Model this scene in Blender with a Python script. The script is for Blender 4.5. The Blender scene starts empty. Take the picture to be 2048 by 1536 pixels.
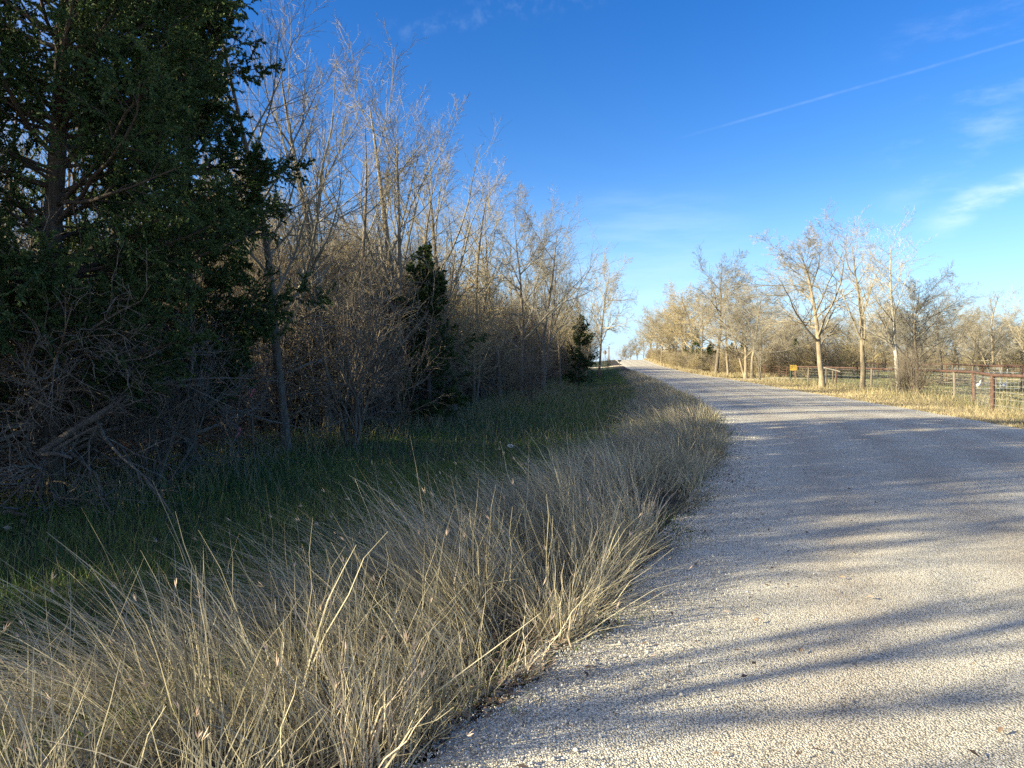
import bpy, math, random
import numpy as np
from mathutils import Vector
R = math.radians
C = bpy.context.scene.collection
SC = bpy.context.scene
rng = np.random.default_rng(7)

# ------------------------------------------------------------------ camera
cam_d = bpy.data.cameras.new("camera"); cam = bpy.data.objects.new("camera", cam_d); C.objects.link(cam)
cam.location = (0, 0, 1.6); cam.rotation_euler = (R(90 - 1.42), 0, 0)
cam_d.lens = 25.49; cam_d.sensor_width = 36; cam_d.clip_start = 0.05; cam_d.clip_end = 4000
SC.camera = cam
F = 1450.0; HY = 732.0          # focal length and horizon row of the 2048 px photograph

# ------------------------------------------------------------------ sun and sky
SUN_EL, SUN_ROT = 20.0, 250.0   # sun low on the left, a little behind the camera
sd = bpy.data.lights.new("sun", 'SUN'); sd.energy = 5.0; sd.angle = R(0.55); sd.color = (1.0, 0.905, 0.64)
sun = bpy.data.objects.new("sun", sd); C.objects.link(sun)
sv = Vector((math.sin(R(SUN_ROT)) * math.cos(R(SUN_EL)), math.cos(R(SUN_ROT)) * math.cos(R(SUN_EL)), math.sin(R(SUN_EL))))
sun.rotation_euler = sv.to_track_quat('Z', 'Y').to_euler(); sun.location = (-20, -10, 30)
SC.view_settings.view_transform = 'Standard'; SC.view_settings.look = 'None'
SC.view_settings.exposure = 1.52; SC.view_settings.gamma = 1
SC.render.engine = 'CYCLES'
SC.cycles.max_bounces = 5; SC.cycles.diffuse_bounces = 3; SC.cycles.transparent_max_bounces = 4
SC.cycles.use_denoising = False

W = bpy.data.worlds.new("World"); SC.world = W; W.use_nodes = True
nt = W.node_tree; N = nt.nodes; LK = nt.links; N.clear()
def nd(t, **kw):
    n = N.new(t)
    for k, v in kw.items(): setattr(n, k, v)
    return n
def val(sock, v):
    if hasattr(v, 'is_linked'): LK.new(v, sock)
    else: sock.default_value = v
def mth(op, a, b=0.0, c=None, clamp=False):
    n = nd('ShaderNodeMath', operation=op, use_clamp=clamp); val(n.inputs[0], a); val(n.inputs[1], b)
    if c is not None: val(n.inputs[2], c)
    return n.outputs[0]
def vdot(a, vec):
    n = nd('ShaderNodeVectorMath', operation='DOT_PRODUCT'); LK.new(a, n.inputs[0]); n.inputs[1].default_value = vec; return n.outputs['Value']
def ramp01(x, a, b):
    n = nd('ShaderNodeMapRange', interpolation_type='SMOOTHSTEP', clamp=True); val(n.inputs['Value'], x)
    n.inputs['From Min'].default_value = a; n.inputs['From Max'].default_value = b; return n.outputs[0]
def pdir(px, py): return Vector(((px - 1024) / F, 1, (HY - py) / F)).normalized()
sky = nd('ShaderNodeTexSky', sky_type='NISHITA'); sky.sun_disc = False
sky.sun_elevation = R(SUN_EL); sky.sun_rotation = R(SUN_ROT); sky.altitude = 150; sky.air_density = 1.0; sky.dust_density = 0.0; sky.ozone_density = 2.5
hs = nd('ShaderNodeHueSaturation'); hs.inputs['Saturation'].default_value = 1.38; hs.inputs['Hue'].default_value = 0.516; hs.inputs['Value'].default_value = 1.0
LK.new(sky.outputs[0], hs.inputs['Color'])
tc = nd('ShaderNodeTexCoord'); D = tc.outputs['Generated']
def noise(vec, scale, detail=4, rough=0.6, stretch=(1, 1, 1), rot=(0, 0, 0)):
    mp = nd('ShaderNodeMapping'); LK.new(vec, mp.inputs[0]); mp.inputs['Scale'].default_value = stretch; mp.inputs['Rotation'].default_value = rot
    n = nd('ShaderNodeTexNoise'); LK.new(mp.outputs[0], n.inputs['Vector']); n.inputs['Scale'].default_value = scale
    n.inputs['Detail'].default_value = detail; n.inputs['Roughness'].default_value = rough; return n.outputs['Fac']
nf = noise(D, 60, 3); nl = noise(D, 9, 3)
def trail(p0, p1, width, wob):
    d0, d1 = pdir(*p0), pdir(*p1); n_ = d0.cross(d1).normalized(); t_ = (d1 - d0).normalized()
    off = mth('ADD', vdot(D, tuple(n_)), mth('MULTIPLY', mth('SUBTRACT', nl, 0.5), wob))
    a = ramp01(mth('ABSOLUTE', off), width, 0.0)
    tt = vdot(D, tuple(t_)); s0, s1 = d0.dot(t_), d1.dot(t_)
    return mth('MULTIPLY', a, ramp01(tt, s0 - 0.01, s0 + 0.28 * (s1 - s0) + 0.02))
c1 = mth('MULTIPLY', trail((1335, 286), (2048, 84), 0.0026, 0.003), mth('ADD', mth('MULTIPLY', nf, 0.15), -0.025))
c1b = mth('MULTIPLY', trail((700, 92), (1140, 0), 0.022, 0.06), mth('MULTIPLY', ramp01(nf, 0.42, 0.75), 0.05))
def blob(px, py, r0, r1):
    return ramp01(vdot(D, tuple(pdir(px, py))), math.cos(r1), math.cos(r0))
wisp = noise(D, 7, 6, 0.62, (1.0, 1.0, 3.2), (0, R(26), 0))
c2 = mth('MULTIPLY', mth('MULTIPLY', trail((1848, 458), (2100, 345), 0.026, 0.05), ramp01(wisp, 0.36, 0.64)), 0.55)
c3 = mth('MULTIPLY', mth('MULTIPLY', blob(2040, 230, 0.02, 0.2), ramp01(wisp, 0.5, 0.85)), 0.22)
w2 = noise(D, 5, 5, 0.6, (1.0, 1.0, 7.0), (0, R(-6), 0))
c4 = mth('MULTIPLY', mth('MULTIPLY', blob(1300, 570, 0.03, 0.17), ramp01(w2, 0.40, 0.72)), 0.11)
tot = mth('ADD', mth('ADD', c1, c1b), mth('ADD', mth('ADD', c2, c3), c4), clamp=True)
mx = nd('ShaderNodeMix', data_type='RGBA'); LK.new(tot, mx.inputs['Factor']); hzm = nd('ShaderNodeMix', data_type='RGBA'); sep = nd('ShaderNodeSeparateXYZ'); LK.new(D, sep.inputs[0])
LK.new(mth('MULTIPLY', ramp01(sep.outputs['Z'], 0.26, -0.02), 0.75), hzm.inputs['Factor']); LK.new(hs.outputs[0], hzm.inputs['A']); hzm.inputs['B'].default_value = (2.1, 3.65, 6.2, 1)   # clear winter air near the horizon
glow = nd('ShaderNodeMix', data_type='RGBA'); sunside = mth('MULTIPLY', ramp01(vdot(D, tuple(sv)), 0.15, 0.95), 0.7)     # whitish glow added to the unseen sky near the sun, offsetting blue ambient
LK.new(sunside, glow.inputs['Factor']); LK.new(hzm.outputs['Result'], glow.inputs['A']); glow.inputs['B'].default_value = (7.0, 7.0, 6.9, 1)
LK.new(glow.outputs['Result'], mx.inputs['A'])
mx.inputs['B'].default_value = (5.6, 6.3, 7.0, 1)
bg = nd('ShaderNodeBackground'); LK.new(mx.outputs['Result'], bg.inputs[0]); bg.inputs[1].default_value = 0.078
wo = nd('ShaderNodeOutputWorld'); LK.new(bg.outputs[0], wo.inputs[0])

# ------------------------------------------------------------------ helpers
def sm(k, n=401, lo=-40, hi=900, sig=1.2):
    ys = np.array([a for a, b in k], float); xs = np.array([b for a, b in k], float)
    g = np.concatenate([np.arange(lo, 30, 0.25), np.arange(30, hi + 1, 2.0)])
    v = np.interp(g, ys, xs); out = v.copy()
    for i, y in enumerate(g):                                     # local smoothing, wider far off
        w = max(0.5, abs(y) * 0.10); out[i] = np.interp(np.linspace(y - w, y + w, 9), ys, xs).mean()
    return lambda y: np.interp(y, g, out)
Lx = sm([(-40, -44), (-10, -13), (-3, -7), (0, -3.6), (1.5, -1.75), (2.9, -.36), (3.55, .06), (4.4, .46), (5.8, 1.05), (7.5, 1.85), (11.7, 3.28), (15.7, 4.66), (23.7, 6.6), (40, 9.5), (60, 12.5), (110, 18.5), (155, 23.3), (190, 27), (250, 32), (400, 38), (900, 20)])
Rx = sm([(-40, -2), (-10, 5.2), (0, 7.5), (5, 8.6), (10, 10.2), (18.4, 13), (24.9, 14.4), (40, 17.2), (60, 20.2), (110, 26), (155, 31), (190, 35), (250, 40), (400, 46), (900, 28)])
Zr = sm([(-40, 0), (46, 0), (60, .16), (85, .4), (110, .72), (155, 1.85), (190, 3.35), (205, 3.5), (250, 2.3), (400, -3), (900, -12)])
Ex = sm([(-40, -30), (-12, -14), (0, -9.8), (5, -8), (9.5, -6.5), (16.5, -5.6), (20, -4.5), (24, -3.3), (29.6, -1.8), (45, .8), (75, 4.6), (130, 13.5), (160, 17.5), (900, 20)])
def hz(x, y):
    n = lambda a, b, c: np.sin(x * a + c) * np.cos(y * b + 1.7 * c)
    return n(.9, .7, .3) * .5 + n(2.3, 1.9, 1.1) * .3 + n(.31, .23, 2.2) * .8
def gz(x, y):
    x = np.asarray(x, float); y = np.asarray(y, float)
    s = x - Lx(y); w = Rx(y) - Lx(y); r = s - w
    left = np.interp(s, [-60, -24, -12, -8.5, -6, -3.6, -1.6, -.5, 0], [-.1, -.1, -.12, -.3, -.5, -.36, -.1, -.03, 0])
    right = np.interp(r, [0, .5, 1.6, 3.5, 8, 60], [0, -.02, -.10, -.14, -.06, -.06])
    side = np.where(s < 0, left, np.where(r > 0, right, 0))
    amp = np.clip(np.where(s < 0, -s / 3, np.where(r > 0, r / 3, 0)), 0, 1) * .05
    k = np.where(r > 0, 1 - .8 * np.clip((r - 6) / 50, 0, 1), 1.0)
    base = Zr(y)
    base = np.where((r > 0) & (y > 200), base * k + (1 - k) * 0.0, base * k)
    return base + side + amp * hz(x, y)
def gzf(x, y): return float(gz(x, y))
def at(px, d): return (px - 1024) / F * d
def top(py, d): return 1.6 + (HY - py) / F * d

def mesh_np(name, V, faces, mats=(), smooth=False, attrs=None, fmat=None):
    V = np.asarray(V, np.float32).reshape(-1, 3)
    loops, starts, tot = [], [], 0
    for f in faces:
        f = np.asarray(f, np.int32)
        if f.size == 0: continue
        loops.append(f.ravel()); starts.append(tot + np.arange(len(f)) * f.shape[1]); tot += f.size
    me = bpy.data.meshes.new(name); me.vertices.add(len(V)); me.vertices.foreach_set('co', V.ravel())
    lo = np.concatenate(loops); st = np.concatenate(starts).astype(np.int32)
    me.loops.add(len(lo)); me.loops.foreach_set('vertex_index', lo)
    me.polygons.add(len(st)); me.polygons.foreach_set('loop_start', st)
    for m in mats: me.materials.append(m)
    if fmat is not None: me.polygons.foreach_set('material_index', np.asarray(fmat, np.int32))
    me.update(calc_edges=True)
    me.polygons.foreach_set('use_smooth', np.full(len(st), smooth))
    for k, a in (attrs or {}).items():
        if a.ndim == 2:
            at_ = me.attributes.new(k, 'FLOAT_COLOR', 'POINT'); c = np.ones((len(V), 4), np.float32); c[:, :3] = a; at_.data.foreach_set('color', c.ravel())
        else:
            at_ = me.attributes.new(k, 'FLOAT', 'POINT'); at_.data.foreach_set('value', a.astype(np.float32))
    return me
def link(name, me, parent=None, loc=(0, 0, 0), rotz=0):
    o = bpy.data.objects.new(name, me); C.objects.link(o); o.location = loc; o.rotation_euler = (0, 0, rotz)
    if parent: o.parent = parent
    return o
def tag(o, label=None, cat=None, group=None, kind=None):
    for k, v in (('label', label), ('category', cat), ('group', group), ('kind', kind)):
        if v: o[k] = v
    return o
def thing(name, label, cat, loc=(0, 0, 0), rotz=0, group=None):
    return tag(link(name, None, None, loc, rotz), label, cat, group)
def nrm(v): return v / np.maximum(np.linalg.norm(v, axis=-1, keepdims=True), 1e-9)
def tubes(P, Rd, S=3):
    P = np.asarray(P, float); Rd = np.asarray(Rd, float); n, K, _ = P.shape
    T = np.empty_like(P); T[:, 1:-1] = P[:, 2:] - P[:, :-2]; T[:, 0] = P[:, 1] - P[:, 0]; T[:, -1] = P[:, -1] - P[:, -2]; T = nrm(T)
    M = nrm(P[:, -1] - P[:, 0]); ref = np.where(np.abs(M[:, 2:3]) > .8, [[1., 0, 0]], [[0, 0, 1.]])[:, None, :]
    A = nrm(np.cross(T, np.broadcast_to(ref, T.shape))); B = np.cross(T, A)
    th = np.arange(S) * 2 * np.pi / S
    V = P[:, :, None, :] + Rd[:, :, None, None] * (A[:, :, None, :] * np.cos(th)[None, None, :, None] + B[:, :, None, :] * np.sin(th)[None, None, :, None])
    i = np.arange(n)[:, None, None] * K * S + np.arange(K - 1)[None, :, None] * S; j = np.arange(S)[None, None, :]; j2 = (j + 1) % S
    Q = np.stack([i + j, i + j2, i + S + j2, i + S + j], -1).reshape(-1, 4)
    return V.reshape(-1, 3), Q
class Soup:
    def __init__(s): s.V = []; s.F3 = []; s.F4 = []; s.n = 0; s.t = []
    def add(s, V, F, tint=None):
        V = np.asarray(V, float).reshape(-1, 3); F = np.asarray(F, np.int64)
        (s.F4 if F.shape[1] == 4 else s.F3).append(F + s.n); s.V.append(V); s.n += len(V)
        s.t.append(np.full(len(V), .5) if tint is None else np.broadcast_to(tint, (len(V),)))
        return s
    def tube(s, pts, r, S=8, cap=True):
        pts = np.asarray(pts, float); r = np.broadcast_to(r, (len(pts),)); V, Q = tubes(pts[None], r[None], S); n0 = s.n; s.add(V, Q)
        if cap:
            for e, ring in ((0, 0), (len(pts) - 1, (len(pts) - 1) * S)):
                V2 = np.vstack([pts[e], V[ring:ring + S]]); k = np.arange(S)
                s.add(V2, np.stack([np.zeros(S, int), 1 + k, 1 + (k + 1) % S], -1))
        return s
    def box(s, c, d, rz=0, rot=None):
        v = np.array([[x, y, z] for x in (-1, 1) for y in (-1, 1) for z in (-1, 1)], float) * np.array(d) / 2
        if rz: cc, ss = math.cos(rz), math.sin(rz); v = v @ np.array([[cc, ss, 0], [-ss, cc, 0], [0, 0, 1]])
        return s.add(v + np.array(c), np.array([[0, 1, 3, 2], [4, 6, 7, 5], [0, 4, 5, 1], [2, 3, 7, 6], [0, 2, 6, 4], [1, 5, 7, 3]]))
    def ell(s, c, r, nu=12, nv=8, rz=0, tilt=0):
        u = np.arange(nu) * 2 * np.pi / nu; v = np.linspace(-np.pi / 2, np.pi / 2, nv)
        X = np.stack([np.outer(np.cos(v), np.cos(u)), np.outer(np.cos(v), np.sin(u)), np.outer(np.sin(v), np.ones(nu))], -1).reshape(-1, 3) * np.array(r)
        ct, st = math.cos(tilt), math.sin(tilt); X = X @ np.array([[ct, 0, st], [0, 1, 0], [-st, 0, ct]])
        cc, ss = math.cos(rz), math.sin(rz); X = X @ np.array([[cc, ss, 0], [-ss, cc, 0], [0, 0, 1]])
        i = np.arange(nv - 1)[:, None] * nu; j = np.arange(nu)[None]; j2 = (j + 1) % nu
        return s.add(X + np.array(c), np.stack([i + j, i + j2, i + nu + j2, i + nu + j], -1).reshape(-1, 4))
    def mesh(s, name, mats, smooth=False, tint=False):
        fs = [np.concatenate(a) for a in (s.F4, s.F3) if a]
        return mesh_np(name, np.concatenate(s.V), fs, mats, smooth, {'tint': np.concatenate(s.t)} if tint else None)

# ------------------------------------------------------------------ materials
def mat(name, build, rough=0.9, spec=0.2):
    m = bpy.data.materials.new(name); m.use_nodes = True; t = m.node_tree; b = t.nodes['Principled BSDF']
    b.inputs['Roughness'].default_value = rough; b.inputs['Specular IOR Level'].default_value = spec
    build(t, b); return m
def _n(t, ty, **kw):
    n = t.nodes.new(ty)
    for k, v in kw.items():
        if k in n.inputs.keys(): n.inputs[k].default_value = v
        else: setattr(n, k, v)
    return n
def ramp(t, fac, stops):
    r = t.nodes.new('ShaderNodeValToRGB'); e = r.color_ramp.elements
    while len(e) < len(stops): e.new(0.5)
    for el, (p, c) in zip(e, stops): el.position = p; el.color = (*c, 1)
    t.links.new(fac, r.inputs[0]); return r.outputs[0]
def pos(t): return t.nodes.new('ShaderNodeNewGeometry').outputs['Position']
def objc(t): return t.nodes.new('ShaderNodeTexCoord').outputs['Object']
def nz(t, vec, scale, detail=3, rough=.55):
    n = t.nodes.new('ShaderNodeTexNoise'); n.inputs['Scale'].default_value = scale; n.inputs['Detail'].default_value = detail; n.inputs['Roughness'].default_value = rough
    t.links.new(vec, n.inputs['Vector']); return n.outputs['Fac']
def mixc(t, f, a, b, mode='MIX'):
    m = t.nodes.new('ShaderNodeMix'); m.data_type = 'RGBA'; m.blend_type = mode
    for s, v in (('Factor', f), ('A', a), ('B', b)):
        k = m.inputs[s] if s == 'Factor' else [i for i in m.inputs if i.name == s and i.type == 'RGBA'][0]
        if isinstance(v, (int, float)): k.default_value = v
        elif isinstance(v, tuple): k.default_value = (*v, 1)
        else: t.links.new(v, k)
    return [o for o in m.outputs if o.type == 'RGBA'][0]
def bump(t, b, h, strength, dist):
    n = t.nodes.new('ShaderNodeBump'); n.inputs['Strength'].default_value = strength; n.inputs['Distance'].default_value = dist
    t.links.new(h, n.inputs['Height']); t.links.new(n.outputs[0], b.inputs['Normal'])
def bark(name, a, b_, c, sc=14):
    def f(t, b):
        v = objc(t); mp = _n(t, 'ShaderNodeMapping'); mp.inputs['Scale'].default_value = (1, 1, .25); t.links.new(v, mp.inputs[0])
        n1 = nz(t, mp.outputs[0], sc, 5, .7); n2 = nz(t, v, 1.3, 2)
        col = ramp(t, n1, [(.3, a), (.5, b_), (.72, c)])
        oi = t.nodes.new('ShaderNodeObjectInfo').outputs['Random']
        col = mixc(t, 1.0, col, ramp(t, oi, [(0, (.78, .78, .80)), (1, (1.2, 1.12, 1.0))]), 'MULTIPLY')
        col = mixc(t, .5, col, ramp(t, n2, [(.3, (.8, .8, .8)), (.7, (1.2, 1.2, 1.2))]), 'MULTIPLY')
        t.links.new(col, b.inputs['Base Color']); bump(t, b, n1, .8, .02)
    return mat(name, f)
M_BARK = bark('bark_grey_brown', (.07, .06, .048), (.16, .135, .105), (.29, .25, .195))
M_TWIG = bark('twig_grey', (.18, .163, .128), (.26, .236, .186), (.35, .32, .26), 4)
M_TWIGY = bark('twig_tan', (.21, .175, .105), (.30, .25, .155), (.39, .34, .22), 4)
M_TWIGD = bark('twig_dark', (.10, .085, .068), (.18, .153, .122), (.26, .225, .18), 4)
M_PALE = bark('bark_pale', (.34, .32, .26), (.54, .52, .44), (.68, .65, .56), 6)
M_PALEG = bark('bark_pale_grey', (.26, .24, .195), (.42, .395, .33), (.54, .51, .43), 6)
M_TWIGL = bark('twig_pale', (.22, .20, .16), (.32, .295, .24), (.42, .39, .32), 4)
M_TAN = bark('bark_tan', (.13, .108, .08), (.245, .208, .155), (.36, .315, .24), 9)
M_CBARK = bark('cedar_bark', (.04, .034, .028), (.085, .07, .056), (.14, .115, .09), 20)
M_DEAD = bark('dead_wood', (.08, .07, .06), (.17, .145, .12), (.28, .25, .21), 18)
def leafmat(name, stops, trans=.25, rough=.7):
    def f(t, b):
        a = t.nodes.new('ShaderNodeAttribute'); a.attribute_name = 'tint'
        col = ramp(t, a.outputs['Fac'], stops); t.links.new(col, b.inputs['Base Color'])
        tr = t.nodes.new('ShaderNodeBsdfTranslucent'); t.links.new(col, tr.inputs[0]); ms = t.nodes.new('ShaderNodeMixShader'); ms.inputs[0].default_value = trans
        out = t.nodes['Material Output']; t.links.new(b.outputs[0], ms.inputs[1]); t.links.new(tr.outputs[0], ms.inputs[2]); t.links.new(ms.outputs[0], out.inputs[0])
    return mat(name, f, rough, .25)
M_STRAW = leafmat('straw', [(0, (.07, .06, .042)), (.3, (.21, .18, .115)), (.6, (.42, .365, .235)), (.85, (.66, .58, .38)), (1, (.62, .45, .36))], .22, .55)
M_TURF = leafmat('green_blades', [(0, (.04, .085, .02)), (.4, (.11, .19, .035)), (.62, (.19, .25, .055)), (.8, (.27, .23, .11)), (1, (.34, .29, .17))], .25)
M_DRY = leafmat('dry_blades', [(0, (.10, .14, .04)), (.22, (.20, .20, .08)), (.45, (.30, .24, .125)), (.75, (.44, .355, .20)), (1, (.58, .48, .30))], .2)
M_CEDAR = leafmat('cedar_foliage', [(0, (.022, .042, .016)), (.45, (.052, .095, .03)), (.8, (.10, .135, .04)), (1, (.19, .17, .055))], .18)
M_CEDARL = leafmat('cedar_foliage_light', [(0, (.04, .065, .018)), (.5, (.10, .14, .035)), (1, (.2, .22, .06))], .2)
M_LITTER = leafmat('leaf_litter', [(0, (.06, .04, .03)), (.5, (.17, .12, .085)), (.8, (.28, .19, .12)), (1, (.4, .3, .22))], .1)

def f_road(t, b):
    p = pos(t)
    vo = _n(t, 'ShaderNodeTexVoronoi', feature='F1'); vo.inputs['Scale'].default_value = 112; vo.inputs['Randomness'].default_value = 1; t.links.new(p, vo.inputs['Vector'])
    bw = t.nodes.new('ShaderNodeSeparateColor'); t.links.new(vo.outputs['Color'], bw.inputs[0])
    stone = ramp(t, bw.outputs[0], [(0, (.34, .31, .25)), (.16, (.60, .55, .445)), (.6, (.78, .715, .585)), (1, (.88, .82, .69))])
    gap = ramp(t, vo.outputs['Distance'], [(.35, (1, 1, 1)), (.7, (.34, .33, .31))])
    col = mixc(t, .85, stone, gap, 'MULTIPLY')
    n1 = nz(t, p, .55, 5, .62); n2 = nz(t, p, 6, 4, .65)
    col = mixc(t, .55, col, ramp(t, n1, [(.3, (.74, .73, .72)), (.55, (1., 1., 1.)), (.72, (1.2, 1.2, 1.18))]), 'MULTIPLY')
    col = mixc(t, .5, col, ramp(t, n2, [(.3, (.8, .8, .8)), (.7, (1.15, 1.15, 1.15))]), 'MULTIPLY')
    a = t.nodes.new('ShaderNodeAttribute'); a.attribute_name = 'wheel'
    col = mixc(t, a.outputs['Fac'], col, (.80, .755, .73), 'MULTIPLY')
    e = t.nodes.new('ShaderNodeAttribute'); e.attribute_name = 'edge'
    col = mixc(t, e.outputs['Fac'], col, (1.22, 1.2, 1.16), 'MULTIPLY')
    t.links.new(col, b.inputs['Base Color'])
    inv = t.nodes.new('ShaderNodeMath'); inv.operation = 'SUBTRACT'; inv.inputs[0].default_value = 1; t.links.new(vo.outputs['Distance'], inv.inputs[1])
    bump(t, b, inv.outputs[0], .9, .007)
M_ROAD = mat('chip_seal', f_road, .9, .2)
def f_ground(t, b):
    p = pos(t); a = t.nodes.new('ShaderNodeAttribute'); a.attribute_name = 'gcol'
    n1 = nz(t, p, 3, 6, .7); n2 = nz(t, p, 45, 4, .7)
    col = mixc(t, .8, a.outputs['Color'], ramp(t, n1, [(.3, (.62, .66, .6)), (.7, (1.3, 1.25, 1.2))]), 'MULTIPLY')
    col = mixc(t, .8, col, ramp(t, n2, [(.3, (.55, .55, .55)), (.7, (1.4, 1.4, 1.4))]), 'MULTIPLY')
    t.links.new(col, b.inputs['Base Color']); bump(t, b, n2, .9, .03)
M_GROUND = mat('ground', f_ground)
def f_stone(t, b):
    a = t.nodes.new('ShaderNodeAttribute'); a.attribute_name = 'tint'
    t.links.new(ramp(t, a.outputs['Fac'], [(0, (.16, .155, .15)), (.3, (.36, .34, .31)), (1, (.66, .63, .57))]), b.inputs['Base Color'])
M_STONE = mat('gravel_stone', f_stone)
def f_rust(t, b):
    p = pos(t); n = nz(t, p, 9, 5, .7)
    t.links.new(ramp(t, n, [(.3, (.06, .038, .03)), (.5, (.125, .07, .05)), (.7, (.2, .12, .09))]), b.inputs['Base Color']); bump(t, b, n, .3, .01)
M_RUST = mat('rusty_pipe', f_rust, .8, .3)
def f_rustr(t, b):
    n = nz(t, pos(t), 7, 5, .7); t.links.new(ramp(t, n, [(.3, (.22, .06, .04)), (.5, (.36, .10, .07)), (.7, (.46, .17, .12))]), b.inputs['Base Color'])
M_RED = mat('red_oxide_pipe', f_rustr, .8, .3)
def plain(name, c, rough=.7, var=.25, metal=0, sc=8):
    def f(t, b):
        n = nz(t, objc(t), sc, 4, .6)
        t.links.new(ramp(t, n, [(.25, tuple(x * (1 - var) for x in c)), (.75, tuple(min(1, x * (1 + var)) for x in c))]), b.inputs['Base Color']); b.inputs['Metallic'].default_value = metal
    return mat(name, f, rough, .3)
M_WIRE = plain('galvanised_wire', (.42, .40, .38), .5, .3)
M_GALV = plain('galvanised_pipe', (.55, .55, .53), .45, .15)
M_WOOD = plain('weathered_post_wood', (.19, .155, .12), .9, .4, 0, 20)
M_YEL = plain('yellow_paint', (.46, .30, .055), .7, .35, 0, 5)
M_BLK = plain('black_paint', (.02, .02, .022), .5, .3)
M_DGRN = plain('dark_green_steel', (.022, .035, .025), .5, .3)
M_WHITE = plain('white_feathers', (.82, .81, .77), .8, .06)
M_BEAK = plain('orange_beak', (.7, .3, .05), .6, .1)
M_PINK = plain('pink_ribbon', (.75, .16, .20), .6, .15)
M_DRIVE = plain('caliche_drive', (.60, .50, .36), .95, .2, 0, 3)
M_POLE = plain('pole_wood', (.16, .13, .10), .9, .3)
M_SIGNB = plain('sign_metal_back', (.3, .3, .3), .6, .2)

# ------------------------------------------------------------------ ground, road, drives
ys = np.concatenate([np.arange(-40, -4, 1.5), np.arange(-4, 14, .16), 14 * 1.022 ** np.arange(0, 192)]); ys = ys[ys < 900]
ss = np.concatenate([-8 - np.geomspace(.5, 700, 50)[::-1], np.arange(-8, 18, .2), 18 + np.geomspace(.4, 700, 60)])
Y, S_ = np.meshgrid(ys, ss, indexing='ij'); X = Lx(Y) + S_
Z = gz(X, Y)
w_ = Rx(Y) - Lx(Y); r_ = S_ - w_
n_lo = hz(X * .8, Y * .8); n_hi = hz(X * 3.1 + 4, Y * 2.7)
inwood = np.clip((Ex(Y) + .6 + .5 * n_lo - X) / 1.6, 0, 1)[..., None]
green = np.array([.034, .055, .020]); brown = np.array([.085, .066, .045]); tan = np.array([.34, .26, .14]); olive = np.array([.13, .15, .055]); straw = np.array([.30, .25, .14]); dk = np.array([.05, .042, .034])
g = np.clip(.5 + .35 * n_lo + .2 * n_hi, 0, 1)[..., None]
lc = green * (1 - .45 * g) + brown * .45 * g
belt = np.clip((S_ + 2.6) / .8, 0, 1)[..., None]; lc = lc * (1 - belt) + dk * belt
lc = lc * (1 - inwood) + (brown * .9) * inwood
vg = np.clip((3.4 + .8 * n_lo - r_) / 1.5, 0, 1)[..., None]
rc = (olive * (1 - .55 * g) + straw * .55 * g); rc = rc * (1 - vg) + tan * vg
col = np.where((S_ < w_ * .5)[..., None], lc, rc)
n1, n2 = Y.shape; idx = np.arange(n1 * n2).reshape(n1, n2)
Q = np.stack([idx[:-1, :-1], idx[:-1, 1:], idx[1:, 1:], idx[1:, :-1]], -1).reshape(-1, 4)
tag(link('ground', mesh_np('ground', np.stack([X, Y, Z], -1), [Q], [M_GROUND], True, {'gcol': col.reshape(-1, 3)})), kind='structure')
# road sheet
yr = np.concatenate([np.arange(-38, -2, 1.0), np.arange(-2, 16, .05), 16 * 1.012 ** np.arange(0, 260)]); yr = yr[yr < 420]
u = np.concatenate([np.linspace(0, .12, 9), np.linspace(.15, .85, 15), np.linspace(.88, 1, 7)])
YY, U = np.meshgrid(yr, u, indexing='ij')
jl = .09 * np.sin(yr * 3.1) + .07 * np.sin(yr * 7.3 + 1) + .05 * np.sin(yr * 17.1 + 2) + .035 * np.sin(yr * 41 + .5)
le = Lx(yr) + .02 + jl; re = Rx(yr) + .5 * jl[::-1]
XX = le[:, None] * (1 - U) + re[:, None] * U
ZZ = Zr(YY) + .022 + .05 * np.sin(np.pi * U) - .012 * (np.minimum(U, 1 - U) < .004)
ww = (re - le)[:, None]; dd = XX - le[:, None]
wheel = sum(np.exp(-((dd - c) / .38) ** 2) for c in (1.6, 3.1, 4.7, 6.2)) * .8
edge = np.clip(np.exp(-(dd / .5) ** 2) + np.exp(-((ww - dd) / .35) ** 2), 0, 1)
n1, n2 = YY.shape; idx = np.arange(n1 * n2).reshape(n1, n2)
Q = np.stack([idx[:-1, :-1], idx[:-1, 1:], idx[1:, 1:], idx[1:, :-1]], -1).reshape(-1, 4)
tag(link('road', mesh_np('road', np.stack([XX, YY, ZZ], -1), [Q], [M_ROAD], True, {'wheel': wheel.ravel(), 'edge': edge.ravel()})), kind='structure')
def strip(name, pts, w, dz=.03, m=M_DRIVE):
    pts = np.array(pts, float); tt = np.linspace(0, len(pts) - 1, 40); c = np.stack([np.interp(tt, np.arange(len(pts)), pts[:, k]) for k in (0, 1)], -1)
    t_ = nrm(np.gradient(c, axis=0)); nn = np.stack([-t_[:, 1], t_[:, 0]], -1); k = np.linspace(-.5, .5, 9)
    P = c[:, None, :] + nn[:, None, :] * (k * w)[None, :, None]; P[:, :, 0] += .12 * np.sin(P[:, :, 1] * 2.2) * np.abs(k)[None]
    Zq = gz(P[..., 0], P[..., 1]) + dz; idx = np.arange(40 * 9).reshape(40, 9)
    Q = np.stack([idx[:-1, :-1], idx[:-1, 1:], idx[1:, 1:], idx[1:, :-1]], -1).reshape(-1, 4)
    return tag(link(name, mesh_np(name, np.concatenate([P, Zq[..., None]], -1), [Q], [m], True)), kind='structure')
strip('driveway_gravel', [(Rx(76) - .6, 76), (27, 77), (29.5, 77.5), (31.5, 78)], 5.0)
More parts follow.
